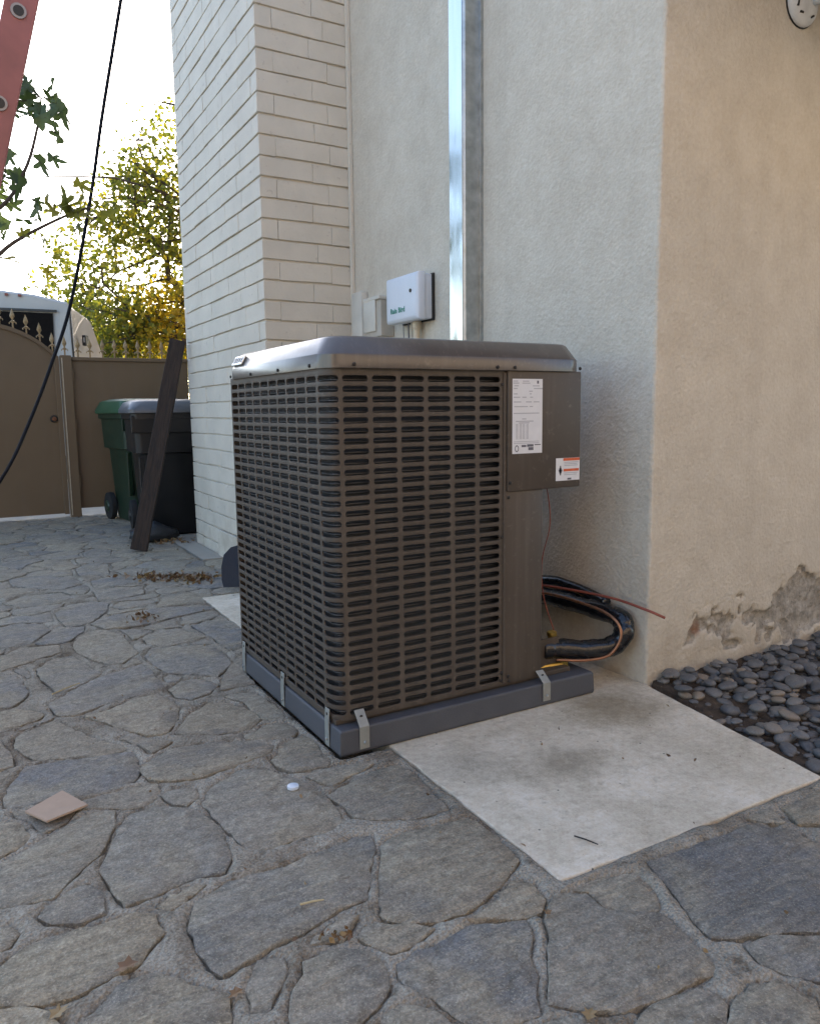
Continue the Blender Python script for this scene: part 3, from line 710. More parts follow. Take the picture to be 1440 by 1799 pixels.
# chimney of painted block
ch = hpart(MB().box((CHX+.012, CHY0+.012, -.1), (CX-.001, CHY1-.012, 5.7)).build('chimney', 'painted_brick', house))
PIT, Z0, HJ, VJ, TH = .1045, .0715-.1045, .0046, .0008, .092
stuff = MB()
def brick(lo, hi, z):
    mb = MB(); j = lambda s=.0016: random.uniform(-s, s)
    mb.box(lo, hi); mb.v = [(x+j(.0008), y+j(.0008), z_+j(.0034)) for x, y, z_ in mb.v]
    if z > 4.05: stuff.add(mb.v, mb.f); return
    dp = random.uniform(-.002, .002)
    o = mb.build('brick', 'painted_brick', ch, bevel=.0024, seg=1); o.location = (dp if hi[0] < CHX+.1 else 0, dp if hi[1] < CHY0+.1 else 0, 0)
k = 0
while Z0+k*PIT < 5.6:
    za, zb = Z0+k*PIT+HJ, Z0+(k+1)*PIT-HJ
    wav = random.uniform(-.0015, .0015); za += wav
    ev = k % 2 == 0; BL = .30
    # left face, running along y
    y = CHY0 if ev else CHY0+TH+VJ
    first = True
    while y < CHY1-.02:
        ln = BL*random.uniform(.94, 1.06)
        e = min(y+ln, CHY1)
        if CHY1-e < .07: e = CHY1
        brick((CHX, y+(0 if first else VJ), za), (CHX+TH, e-VJ, zb), zb); y = e; first = False
    # front face, running along x
    x = CHX if not ev else CHX+TH+VJ
    while x < CX-.02:
        e = min(x+BL*random.uniform(.94, 1.06), CX-.003)
        if CX-.003-e < .07: e = CX-.003
        brick((x+VJ, CHY0, za), (e-VJ, CHY0+TH, zb), zb); x = e+.0001
        if e >= CX-.0035: break
    k += 1
tag(stuff.build('bricks', 'painted_brick', ch), kind='stuff')
tr = hpart(MB().box((CX-.022, CHY0-.026, -.02), (CX-.001, CHY0-.002, 3.9)).build('corner_trim', 'painted_brick', house, bevel=.003))
# foundation plaster board at foot of the chimney
hpart(MB().box((CHX-.016, 4.62, -.01), (CHX-.002, 5.03, .175)).build('vent_cover', 'stucco', house, bevel=.004))

# unseen house added across the patio; its sunlit wall throws warm light back
nb_ = empty('added_rear_house', (0, -6.5, 0)); tag(nb_, 'unseen tan stucco house added across the patio to bounce warm light', 'house')
def npart(o): o.location = (0, 6.5, 0); return o
npart(MB().box((-6, -9, -.1), (8, -3.0, 5.0)).build('wall', 'added_house_stucco', nb_))
npart(MB().add([(-6.4,-9.4,5.005),(8.4,-9.4,5.005),(8.4,-2.6,5.005),(-6.4,-2.6,5.005),(-3.5,-6.2,6.4),(5.5,-6.2,6.4)], [(0,3,2,1),(0,1,5,4),(1,2,5),(2,3,4,5),(3,0,4)]).build('roof', 'roof_tile', nb_))
for xw in (-3.4, -.6, 2.2, 4.9):
    wn_ = npart(MB().box((xw, -2.999, 1.0), (xw+1.1, -2.95, 2.3)).build('window', 'fascia', nb_))
    p_ = MB().box((xw+.08, -2.949, 1.08), (xw+1.02, -2.94, 2.22)).build('pane', 'window_dark', wn_)

# unseen house added behind the chimney to shade the patio from the low sun
nh = empty('added_shade_house', (8, 13, -.07)); tag(nh, 'tall unseen stucco house added behind the brick chimney to block low sun', 'house')
o_ = prism([(2.80, 9.6), (14, 9.6), (14, 12.8), (3.75, 12.8)], -.1, 6.6).build('wall', 'added_house_stucco', nh); o_.location = (-8, -13, .07)
o_ = MB().add([(2.76,9.55,6.605),(14.3,9.55,6.605),(14.3,12.85,6.605),(3.72,12.85,6.605),(5,11.2,8.0),(12.3,11.2,8.0)], [(0,3,2,1),(0,1,5,4),(1,2,5),(2,3,4,5),(3,0,4)]).build('roof', 'roof_tile', nh); o_.location = (-8, -13, .07)

# ================================================================== AIR CONDITIONER
# composite pad
pad = MB(); pr = [(.8275,1.8318),(1.758,1.8318),(1.758,2.69),(.8275,2.69)]
ins = lambda p, d: [(p[0][0]+d, p[0][1]+d), (p[1][0]-d, p[1][1]+d), (p[2][0]-d, p[2][1]-d), (p[3][0]+d, p[3][1]-d)]
pad.rings([[(x, y, .004) for x, y in ins(pr, .004)], [(x, y, .012) for x, y in pr], [(x, y, .074) for x, y in ins(pr, .003)], [(x, y, .078) for x, y in ins(pr, .007)]])
po = empty('equipment_pad', (1.29, 2.26, .004)); tag(po, 'grey plastic equipment pad under the air conditioner', 'pad')
b_ = pad.build('slab_body', 'pad_plastic', po, bevel=.003); b_.location = (-1.29, -2.26, -.004)
ac = empty('air_conditioner', (1.268, 2.281, .078)); AO = Vector((1.268, 2.281, .078))
tag(ac, 'brown louvred outdoor air conditioner unit on a grey pad', 'air conditioner')
def ap(o): o.location = -AO; return o
XL, YF, YB, XR, XS = .832, 1.868, 2.694, 1.704, 1.409
ZB, ZT, RC = .090, 1.064, .055
# perforated sheet unrolled along u: left side, rounded corner, front
uA = YB-(YF+RC); uArc = RC*math.pi/2; uEnd = uA+uArc+(XS-XL-RC)
def P(u, z, d=0):                     # d > 0 is outwards
    if u <= uA: return (XL-d, YB-u, z)
    if u <= uA+uArc:
        a = (u-uA)/RC; return (XL+RC-(RC+d)*math.cos(a), YF+RC-(RC+d)*math.sin(a), z)
    return (XL+RC+(u-uA-uArc), YF-d, z)
uy = lambda y: YB-y
ux = lambda x: uA+uArc+(x-XL-RC)
cols = []
for k in range(10): cols.append((uy(2.686-.0755*k), uy(2.686-.0755*k-.0680)))
cols.append((uA-.005, uA+.0665))
for k in range(6): cols.append((ux(.8765+.0878*k), ux(.8765+.0878*k+.0765)))
bound = [0.0]+[(cols[i][1]+cols[i+1][0])/2 for i in range(len(cols)-1)]+[uEnd]
NR = 34; zc = [1.034-.02791*i for i in range(NR)]; zbd = [ZT]+[(zc[i]+zc[i+1])/2 for i in range(NR-1)]+[zc[-1]-.01396]
sh = MB(); lipd = -.0035; crown = .0006
for ci, (ua, ub) in enumerate(cols):
    oa, ob = bound[ci], bound[ci+1]; nt = 7 if ci == 10 else 4
    for ri in range(NR):
        z = zc[ri]; zt = z+.01396 if ri else z+.01396; zb_ = z-.01396; hr = .0086; er = .0078
        inner = []; outer = []; odp = []
        for t in range(nt+1):          # top, left to right
            f = t/nt; inner.append((ua+er+(ub-ua-2*er)*f, z+hr)); outer.append((oa+(ob-oa)*f, zt))
        for t in (1, 2, 3):
            a = math.pi/2-math.pi*t/4; inner.append((ub-er+er*math.cos(a), z+hr*math.sin(a))); outer.append((ob, zt+(zb_-zt)*t/4))
        for t in range(nt+1):
            f = 1-t/nt; inner.append((ua+er+(ub-ua-2*er)*f, z-hr)); outer.append((oa+(ob-oa)*f, zb_))
        for t in (1, 2, 3):
            a = -math.pi/2-math.pi*t/4; inner.append((ua+er+er*math.cos(a), z+hr*math.sin(a))); outer.append((oa, zb_+(zt-zb_)*t/4))
        O = [P(u, w, crown if abs(w-z) > .0135 and oa+1e-6 < u < ob-1e-6 else 0) for u, w in outer]
        I = [P(u, w, 0) for u, w in inner]
        cu, n = (ua+ub)/2, len(inner)
        I2 = [P(cu+(u-cu)*.992, z+(w-z)*.86, lipd) for u, w in inner]
        sh.rings([O, I, I2], False, False)
zlo = zc[-1]-.01396
def strip(z0, z1, us, d0=0, d1=0):
    for a, b in zip(us[:-1], us[1:]): sh.add([P(a, z0, d0), P(b, z0, d0), P(b, z1, d1), P(a, z1, d1)], [(0, 1, 2, 3)])
us = sorted(set([round(x, 6) for x in bound]+[uA+uArc*t/6 for t in range(7)]))
strip(zc[0]+.01396, ZT, us); strip(ZB, zlo, us)
strip(ZB, ZB, us, -.012, 0)
ap(sh.build('grille', 'ac_paint', ac, smooth='auto', weld=True))
# coil behind the louvres and an added dark box that stops light showing through
def PI(u, z, d): return P(u, z, -d)
cl = MB(); uu = [uA*t/8 for t in range(9)]+[uA+uArc*t/5 for t in range(1, 6)]+[uA+uArc+(XS-XL-RC)*t/6 for t in range(1, 7)]
for a, b in zip(uu[:-1], uu[1:]): cl.add([PI(a, ZB+.005, .026), PI(b, ZB+.005, .026), PI(b, ZT, .026), PI(a, ZT, .026)], [(0, 1, 2, 3)])
core = ap(cl.build('coil', 'coil_fins', ac, smooth=True))
tb = MB()
for i in range(34):
    z = zc[i]-.003+.0022*math.sin(i*1.3); tb.tube([PI(u, z, .021) for u in uu], .0026, 5)
tb.build('coil_tube', 'coil_pipe', core, smooth=True)
ap(MB().box((XL+.05, YF+.05, ZB+.002), (XR-.20, YB-.03, ZT-.005)).build('light_stop_box', 'screw_dark', ac))
ap(MB().box((XL+.006, YF+.012, .0785), (XR-.012, YB-.004, ZB+.004)).build('base_pan', 'ac_paint', ac, bevel=.002))
# casing right of the louvres
ap(MB().box((XS+.0012, YF-.001, ZB), (1.5585, YF+.30, .702)).build('corner_post', 'ac_paint', ac, bevel=.003, smooth=True))
ap(MB().box((XS-.006, YF-.0035, ZB+.005), (XS+.004, YF-.0005, ZT-.01)).build('seam_trim', 'ac_paint', ac, bevel=.0012))
el = ap(MB().box((XS+.0065, YF-.008, .698), (XR, YF+.32, 1.061)).build('electrical_panel', 'ac_paint', ac, bevel=.004, smooth=True))
ap(MB().box((1.52, YF+.32, ZB), (XR-.003, YB-.003, 1.061)).build('side_panel', 'ac_paint', ac, bevel=.003))
ap(MB().box((XL+.004, YB-.006, ZB), (1.519, YB+.002, 1.061)).build('rear_panel', 'ac_paint', ac))
ap(MB().box((1.5588, YF+.05, ZB), (1.675, YF+.056, .19)).build('valve_plate', 'ac_paint', ac))
# lid
def rrect(x0, y0, x1, y1, r, z, seg=4):
    pts = []
    for cx, cy, a0 in ((x1-r, y0+r, -90), (x1-r, y1-r, 0), (x0+r, y1-r, 90), (x0+r, y0+r, 180)):
        for s in range(seg+1):
            a = R(a0+90*s/seg); pts.append((cx+r*math.cos(a), cy+r*math.sin(a), z))
    return pts
lx0, ly0, lx1, ly1 = XL-.008, YF-.014, XR+.010, YB+.010
def lr(d, z, r): return rrect(lx0+d, ly0+d, lx1-d, ly1-d, r, z, 3)
lid = MB(); lid.rings([lr(.006, 1.061, .06), lr(.0, 1.061, .062), lr(.0, 1.0965, .062), lr(.002, 1.0995, .062), lr(.026, 1.141, .056), lr(.034, 1.1462, .054), lr(.045, 1.1478, .054), lr(.12, 1.148, .06), lr(.125, 1.135, .06)], False, True)
lo_ = ap(lid.build('lid', 'ac_lid_paint', ac, bevel=0, smooth='auto'))
fg = MB(); lcx, lcy = (lx0+lx1)/2, (ly0+ly1)/2
for r_ in (.06, .11, .16, .21, .26, .30):
    fg.tube([(lcx+r_*math.cos(t*math.pi/14), lcy+r_*math.sin(t*math.pi/14), 1.142) for t in range(29)], .0025, 5)
fg.build('fan_guard', 'screw_dark', lo_)
# screws
def screw(x, y, z, ax, par):
    s = MB(); s.lathe([(.0052, 0), (.0052, .003), (.0032, .0046)], n=8)
    q = Vector((0, 0, 1)).rotation_difference(Vector(ax)); s.v = [tuple(q @ Vector(v)+Vector((x, y, z))) for v in s.v]
    return ap(s.build('screw', 'screw_dark', par))
for x in (.905, 1.372, 1.436, 1.69): screw(x, ly0-.0005, 1.070, (0, -1, 0), ac)
for y in (1.96, 2.2, 2.45, 2.66): screw(lx0, y, 1.070, (-1, 0, 0), ac)
for x, z in ((1.400, 1.020), (1.400, .56), (1.400, .13), (1.396, .105)): screw(x, YF, z, (0, -1, 0), ac)
for x, z in ((1.424, .725), (1.424, .68), (1.424, .115), (1.428, .099)): screw(x, YF-.008 if z > .7 else YF-.001, z, (0, -1, 0), ac)
screw(1.70+.004, 1.90, 1.075, (1, 0, 0), ac)
# badge on the lid's sloping side
def local(o, M4): o.data.transform(M4); return o
bd = MB().box((-.052, -.018, 0), (.052, .018, .006)); bo = bd.build('badge', 'badge_chrome', ac, bevel=.004)
nrm = Vector((-.0415, 0, .024)).normalized()
Mb = Matrix((Vector((0, -1, 0)), nrm.cross(Vector((0, -1, 0))), nrm)).transposed().to_4x4(); Mb.translation = (lx0+.0135, 2.60, 1.120)
local(bo, Mb); ap(bo)
for u0, u1, v0, v1 in ((-.044, -.022, -.010, .010), (-.012, -.004, -.010, .010), (.006, .016, -.010, .010), (.026, .042, -.009, .009)):
    k_ = MB().box((u0, v0, .0061), (u1, v1, .0070)).build('badge_mark', 'badge_dark', bo, bevel=0); local(k_, Mb)
# printed labels on the electrical panel (print too small to read)
yl = YF-.0083
lab_ = ap(MB().box((1.4315, yl-.0006, .8125), (1.546, yl, 1.037)).build('data_label', 'print_white', ac))
def bars(rects, mat, par, name='print'):
    m = MB()
    for x0, x1, z0, z1 in rects: m.add([(x0, yl-.0012, z0), (x1, yl-.0012, z0), (x1, yl-.0012, z1), (x0, yl-.0012, z1)], [(0, 1, 2, 3)])
    return m.build(name, mat, par)
rnd = random.Random(3); rc = []
for z, segs in ((1.030, [(.00, .018), (.036, .060)]), (1.024, [(.00, .022), (.034, .064)]), (1.016, [(.004, .02), (.074, .10)]), (1.008, [(.002, .016), (.078, .112)]), (1.000, [(.06, .074)]), (.992, [(.002, .016), (.062, .07)]), (.982, [(.002, .026), (.034, .05), (.064, .075)]), (.968, [(.002, .03), (.048, .07), (.078, .1)]), (.954, [(.004, .056), (.062, .075)]), (.934, [(.002, .10)]), (.917, [(.034, .05)]), (.910, [(.010, .078)]), (.905, [(.022, .062)])):
    for a, b in segs: rc.append((1.4335+a, 1.4335+b, z-.0012, z+.0016))
bars(rc, 'print_grey', lab_)
rc = []
for cx_ in (.010, .024, .036, .05):
    for i in range(13): rc.append((1.4335+cx_, 1.4335+cx_+.009, .900-i*.0036, .9018-i*.0036))
for i in range(2): rc.append((1.4335+.003, 1.4335+.1, .848-i*.005, .8497-i*.005))
bars(rc, 'print_grey', lab_)
bars([(1.466, 1.484, .832, .8385), (1.487, 1.512, .8325, .840), (1.492, 1.512, .822, .831), (1.516, 1.540, .8365, .8395), (1.524, 1.531, 1.023, 1.032)], 'print_ink', lab_)
rg = MB(); cx_, cz_ = 1.448, .828
for t in range(16):
    a, b = t*math.pi/8, (t+1)*math.pi/8
    rg.add([(cx_+.0075*math.cos(a), yl-.0012, cz_+.0105*math.sin(a)), (cx_+.0075*math.cos(b), yl-.0012, cz_+.0105*math.sin(b)), (cx_+.005*math.cos(b), yl-.0012, cz_+.0075*math.sin(b)), (cx_+.005*math.cos(a), yl-.0012, cz_+.0075*math.sin(a))], [(0, 1, 2, 3)])
rg.build('print', 'print_ink', lab_)
wl_ = ap(MB().box((1.603, yl-.0006, .7205), (1.7005, yl, .792)).build('warning_label', 'print_white', ac))
bars([(1.632, 1.700, .783, .7915), (1.634, 1.697, .7495, .7575)], 'print_orange', wl_)
bars([(1.636, 1.694, .777, .779), (1.636, 1.69, .772, .774), (1.636, 1.692, .767, .769), (1.636, 1.692, .7435, .7455), (1.636, 1.688, .738, .740)], 'print_grey', wl_)
bars([(1.650, 1.666, .7225, .7285), (1.614, 1.628, .750, .756), (1.6165, 1.6255, .744, .762), (1.6185, 1.6235, .738, .768)], 'print_ink', wl_)
# hold-down straps
def strap(p0, p1, w, along, group=None):
    o = empty('hold_down_strap', p0)
    m = MB(); a = Vector(p0); b = Vector(p1); t = Vector(along)*w/2; nn = Vector((0, 0, 1)).cross(Vector(along)).normalized()*.0022
    if nn.dot(Vector((-1, -1, 0))) < 0: nn = -nn
    c_ = Vector((a.x, a.y, .080)); m.rings([[q-t, q+t, q+t+nn, q-t+nn] for q in (a, c_, b)]); s_ = m.build('plate', 'bracket_steel', o, bevel=.0008); s_.location = -Vector(p0)
    for f in (.3, .78):
        c = (a.lerp(c_, f) if f < .5 else c_.lerp(b, .6))+nn*1.02; h_ = MB(); h_.lathe([(.0045, 0), (.0045, .001 if f > .5 else .003), (.0035, .0012 if f > .5 else .0045)], n=8)
        q = Vector((0, 0, 1)).rotation_difference(nn.normalized()); h_.v = [tuple(q @ Vector(v)+c) for v in h_.v]
        x_ = h_.build('hole_disc' if f > .5 else 'bolt', 'screw_dark' if f > .5 else 'galvanised', o); x_.location = -Vector(p0)  # upper dark disc stands in for the shade in a hole
    return o
G = 'straps holding the unit to its pad'
tag(strap((.902, 1.8315, .016), (.902, 1.8655, .118), .030, (1, 0, 0)), 'flat steel strap with two holes on louvred front near rounded corner', 'strap', G)
tag(strap((1.552, 1.8315, .020), (1.548, 1.8655, .112), .030, (1, 0, 0)), 'flat steel strap below the service panel beside the brass valve', 'strap', G)
tag(strap((.8272, 1.915, .010), (.830, 1.915, .120), .028, (0, 1, 0)), 'steel strap on the long louvred side, next to rounded corner', 'strap', G)
tag(strap((.8272, 2.265, .010), (.830, 2.265, .120), .028, (0, 1, 0)), 'steel strap midway along the long louvred side', 'strap', G)
tag(strap((.8272, 2.655, .010), (.830, 2.655, .120), .028, (0, 1, 0)), 'steel strap at end of louvred side toward the gate', 'strap', G)

# refrigerant lines and valves
o = MB().tube(spline([(1.62, 1.945, .146), (1.696, 1.93, .140), (1.791, 1.88, .134), (1.88, 1.864, .143), (1.912, 1.855, .190), (1.925, 1.90, .224), (1.925, 2.07, .228), (1.925, 2.295, .218), (1.93, 2.7, .16)], 10),
              [.0345+.0008*math.sin(i*1.9)+.0018*math.sin(i*.7) for i in range(81)], 14).build('suction_line', 'black_tape', smooth=True)
tag(o, 'black taped refrigerant pipe looping out beside the house corner', 'pipe')
o = MB().tube(spline([(1.93, 2.75, .19), (1.94, 2.313, .278), (1.945, 2.17, .283), (1.944, 2.05, .272), (1.93, 1.96, .262)], 8), .018, 10).build('wrapped_line', 'black_tape', smooth=True)
tag(o, 'thin black wrapped pipe running along wall above the thick looped pipe', 'pipe')
o = MB().tube(spline([(1.655, 1.905, .115), (1.67, 1.9, .114), (1.747, 1.86, .111), (1.83, 1.838, .122), (1.866, 1.824, .187), (1.862, 1.86, .240), (1.85, 1.978, .262), (1.83, 2.201, .262), (1.80, 2.5, .2)], 8), .0052, 8).build('copper_line', 'copper', smooth=True)
tag(o, 'thin copper pipe curving from the brass valve over black pipe', 'pipe')
o = MB().tube(spline([(1.85, 2.265, .280), (1.875, 2.12, .288), (1.905, 1.909, .292), (1.924, 1.77, .278), (1.958, 1.72, .257)], 8), .0048, 7).build('stray_wire', 'wire_red', smooth=True)
tag(o, 'stiff red brown wire poking out past the house corner', 'wire')
o = MB().tube(spline([(1.615, 1.94, .712), (1.626, 1.93, .695), (1.642, 1.93, .573), (1.627, 1.95, .448), (1.653, 1.97, .315), (1.690, 1.945, .172)], 8), .0019, 6).build('thin_wire', 'wire_red', smooth=True)
tag(o, 'thin dark red wire hanging from the electrical panel', 'wire')
va = empty('service_valve', (1.66, 1.93, .1)); tag(va, 'brass service valve at foot of the air conditioner', 'valve')
def vp(m, n_): o = m.build(n_, 'brass', va, smooth='auto'); o.location = (-1.66, -1.93, -.1); return o
vp(MB().lathe([(.018, -.02), (.020, -.015), (.020, .03), (.014, .034), (.014, .05), (.017, .052), (.017, .066), (.008, .07)], (1.668, 1.945, .135), n=10), 'valve_body')
vp(MB().tube([(1.565, 1.93, .094), (1.69, 1.915, .094)], .008, 8), 'stem')
vp(MB().lathe([(.010, 0), (.012, .002), (.012, .04), (.007, .042), (.007, .056)], (1.697, 1.912, .082), n=6), 'liquid_port')
vp(MB().lathe([(.011, 0), (.011, .022), (.007, .024)], (1.640, 1.93, .108), n=6), 'cap')

# ================================================================== THINGS ON THE WALLS
ds = empty('metal_channel', (CX, 2.87, 0)); tag(ds, 'tall bare metal channel fixed upright to the white wall', 'metal channel')
m = MB(); x1, y0, y1 = CX-.001, 2.775, 2.885
m.rings([[(x1, y0, z), (x1, y1, z), (x1-.085, y1, z), (x1-.085, y0+.006, z), (x1-.078, y0, z)] for z in (.05, 4.05)])
o = m.build('channel', 'galvanised', ds); o.location = (-CX, -2.87, 0)
t = NT('polished_steel'); v = t.world((1, 3, .35)); n = t.noise(v, 7, 4)
t.base((.58, .60, .61)).set(Metallic=1.0).rough(t.math('ADD', t.math('MULTIPLY', n, .16), .06)); t.bump(t.noise(t.world((1, 2, .25)), 5, 2), .12, .02); MAT['polished_steel'] = t.m
o = MB().box((x1-.0875, y0+.012, .06), (x1-.0852, y1-.002, 4.04)).build('face_plate', 'polished_steel', ds); o.location = (-CX, -2.87, 0)
o = MB().box((x1-.012, y0-.016, .05), (x1, y0-.001, 4.05)).build('flange', 'galvanised', ds); o.location = (-CX, -2.87, 0)

sp_ = empty('sprinkler_controller', (CX, 3.25, 1.45)); SO = Vector((CX, 3.25, 1.45)); tag(sp_, 'white sprinkler timer box with green lettering mounted on the wall', 'timer box')
def spp(o): o.location = -SO; return o
spp(MB().box((1.905, 3.152, 1.372), (CX-.012, 3.435, 1.578)).build('housing', 'box_white', sp_, bevel=.006, smooth=True))
spp(MB().box((CX-.0115, 3.146, 1.366), (CX-.001, 3.44, 1.582)).build('back_plate', 'screw_dark', sp_, bevel=.002))
dr = MB(); f = [(3.138, 1.366), (3.447, 1.366), (3.447, 1.585), (3.138, 1.585)]
fi_ = lambda d: [(f[0][0]+d, f[0][1]+d), (f[1][0]-d, f[1][1]+d), (f[2][0]-d, f[2][1]-d), (f[3][0]+d, f[3][1]-d)]
dr.rings([[(1.906, y, z) for y, z in fi_(0)], [(1.872, y, z) for y, z in fi_(.002)], [(1.862, y, z) for y, z in fi_(.016)], [(1.858, y, z) for y, z in fi_(.05)]])
dd = spp(dr.build('door', 'box_white', sp_, bevel=.004, smooth=True))
MB().lathe([(.009, -.003), (.009, 0), (.004, .001)], (1.858, 3.19, 1.50), 'X', 10).build('lock', 'screw_dark', dd)
tx = bpy.data.curves.new('lettering', 'FONT'); tx.body = 'Rain Bird'; tx.size = .034; tx.align_x = 'CENTER'; tx.extrude = .0006; tx.space_character = 1.1; tx.offset = .0010
to = bpy.data.objects.new('lettering_tmp', tx); col.objects.link(to)
tm = bpy.data.meshes.new_from_object(to.evaluated_get(bpy.context.evaluated_depsgraph_get())); bpy.data.objects.remove(to)
Mt = Matrix(((0, 0, -1), (-1, 0, 0), (0, 1, 0))).to_4x4(); Mt.translation = (1.8572, 3.315, 1.412)
tm.transform(Mt); tm.materials.clear(); tm.materials.append(MAT['green_ink']); lt = bpy.data.objects.new('lettering', tm); col.objects.link(lt); lt.parent = dd
cdx = MB().tube([(1.932, 3.262, .5), (1.932, 3.262, 1.37)], .0165, 12).add([], []); cdx.lathe([(.021, 1.335), (.021, 1.37)], (1.932, 3.262, 0), n=12)
tag(cdx.build('conduit', 'pvc', smooth='auto'), 'yellowed plastic conduit pipe dropping from the sprinkler timer box', 'pipe')
for y, r_, nm, lb in ((3.395, .0022, 'print_ink', 'thin black cable beside the junction box under the sprinkler timer'), (3.345, .0034, 'print_ink', 'black cable hanging midway under the sprinkler timer box'), (3.315, .0042, 'box_cream', 'pale cable hanging under the sprinkler timer beside its conduit')):
    tag(MB().tube(spline([(1.935, y, 1.37), (1.94, y+.006, 1.30), (1.95, y-.004, 1.1), (1.955, y, .6)], 5), r_, 6).build('cable', nm, smooth=True), lb, 'cable')
cv = MB().box((1.925, 3.835, .9), (CX-.001, 3.955, 1.590)); tag(cv.build('raceway_cover', 'box_cream', bevel=.005, smooth=True), 'cream flat cover strip in corner between brick chimney and wall', 'cover strip')
jb = empty('junction_box', (CX, 3.62, 1.4)); tag(jb, 'tan outdoor junction box between cream cover strip and sprinkler timer', 'junction box')
def jp(o): o.location = (-CX, -3.62, -1.4); return o
jp(MB().box((1.888, 3.545, 1.325), (CX-.001, 3.712, 1.508)).build('housing', 'box_tan', jb, bevel=.004))
jp(MB().box((1.878, 3.59, 1.352), (1.8875, 3.722, 1.525)).build('cover', 'box_cream', jb, bevel=.005, smooth=True))
jp(MB().box((1.876, 3.540, 1.5085), (CX-.001, 3.722, 1.527)).build('hood', 'box_cream', jb, bevel=.004))
jp(MB().lathe([(.017, 1.28), (.02, 1.29), (.02, 1.3245)], (1.92, 3.66, 0), n=10).build('rusty_fitting', 'rust', jb, smooth='auto'))

fl_ = empty('floodlight', (2.62, 1.80, 2.33)); FO = Vector((2.62, 1.80, 2.33)); tag(fl_, 'round white outdoor light fixture base high on the stucco wall', 'light fixture')
def fp(o): o.location = -FO; return o
fp(MB().lathe([(.078, 1.795), (.078, 1.788), (.074, 1.782), (.06, 1.772), (.03, 1.765), (.01, 1.764)], (2.622, 0, 2.325), 'Y', 26).build('plate', 'rubber_white', fl_, smooth='auto'))
fp(MB().lathe([(.081, 1.799), (.081, 1.7955)], (2.622, 0, 2.325), 'Y', 26).build('gasket', 'screw_dark', fl_))
for a, ln in ((R(200), .022), (R(235), .016), (R(300), .018), (R(150), .014)):
    c = Vector((2.622+.055*math.cos(a), 1.772, 2.325+.055*math.sin(a))); fp(MB().box((c.x-ln/2, c.y-.004, c.z-.003), (c.x+ln/2, c.y+.004, c.z+.003), Matrix.Rotation(a*2.3, 3, 'Y')).build('slot_bar', 'screw_dark', fl_))  # dark bars stand in for the shade in open slots
fp(MB().tube([(2.645, 1.768, 2.33), (2.68, 1.72, 2.335), (2.71, 1.67, 2.315)], [.02, .018, .018], 10).build('arm', 'rubber_white', fl_, smooth=True))
q_ = MB(); q_.lathe([(.022, 0), (.030, .03), (.036, .07), (.060, .12), (.062, .125), (.052, .126), (.012, .06)], n=18); 
qq = Vector((0, 0, 1)).rotation_difference(Vector((.35, -.75, -.45)).normalized()); q_.v = [tuple(qq @ Vector(v)+Vector((2.705, 1.68, 2.318))) for v in q_.v]
fp(q_.build('lamp_holder', 'rubber_white', fl_, smooth='auto'))

# ================================================================== GATE
fin = MB(); fin.lathe([(.007, 0), (.007, .055), (.016, .06), (.016, .066), (.007, .072), (.009, .085), (.021, .105), (.017, .125), (.008, .15), (.001, .172)], n=8)
fin.v = [(x, y*.6, z) for x, y, z in fin.v]
for s in (-1, 1): fin.tube([(s*.004, 0, .05), (s*.018, 0, .058), (s*.027, 0, .050), (s*.026, 0, .040)], .0045, 5)
fo = fin.build('finial', 'finial_gold', smooth='auto'); fme = fo.data; bpy.data.objects.remove(fo)
def finial(x, y, z, par, org):
    o = bpy.data.objects.new('finial', fme); col.objects.link(o); o.parent = par; o.location = Vector((x, y, z))-Vector(org); o.rotation_euler = (0, 0, random.uniform(-.2, .2))
GY_ = 7.72
arch = lambda x: float(np.interp(x, [-2.0, -1.6, -1.2, -.8, -.4, 0, .2, .358, .466, .575, .662, .749, .806], [1.454, 1.60, 1.72, 1.80, 1.83, 1.81, 1.775, 1.726, 1.696, 1.646, 1.59, 1.518, 1.454]))
g1 = empty('driveway_gate', (-.6, GY_, 0)); tag(g1, 'brown sheet metal gate leaf with curved top and spear finials', 'gate')
axs = np.linspace(-2.0, .806, 40); top = [(x, arch(x)) for x in axs]
m = MB(); n = len(axs)
for y in (GY_, GY_+.012): m.v += [(x, y, .035) for x in axs]+[(x, y, z) for x, z in top]
for i in range(n-1):
    m.f += [(i, i+1, n+i+1, n+i), (2*n+i+1, 2*n+i, 3*n+i, 3*n+i+1), (n+i, n+i+1, 3*n+i+1, 3*n+i), (i+1, i, 2*n+i, 2*n+i+1)]
m.f += [(0, n, 3*n, 2*n), (n-1, 3*n-1, 4*n-1, 2*n-1)]
def at0(o, org): o.location = -Vector(org); return o
at0(m.build('sheet', 'gate_paint', g1), (-.6, GY_, 0))
m = MB(); 
for i in range(n-1):
    a, b = top[i], top[i+1]; m.add([(a[0], GY_-.02, a[1]-.03), (b[0], GY_-.02, b[1]-.03), (b[0], GY_-.02, b[1]+.006), (a[0], GY_-.02, a[1]+.006), (a[0], GY_+.03, a[1]-.03), (b[0], GY_+.03, b[1]-.03), (b[0], GY_+.03, b[1]+.006), (a[0], GY_+.03, a[1]+.006)], [(0,1,2,3),(7,6,5,4),(3,2,6,7),(1,0,4,5)])
at0(m.build('top_rail', 'gate_paint', g1), (-.6, GY_, 0))
at0(MB().box((.765, GY_-.03, .03), (.806, GY_-.001, 1.448)).build('stile', 'gate_paint', g1, bevel=.003), (-.6, GY_, 0))
at0(MB().lathe([(.03, -.012), (.034, -.006), (.034, 0)], (.733, GY_-.001, .905), 'Y', 14).build('lock_plate', 'screw_dark', g1, smooth='auto'), (-.6, GY_, 0))
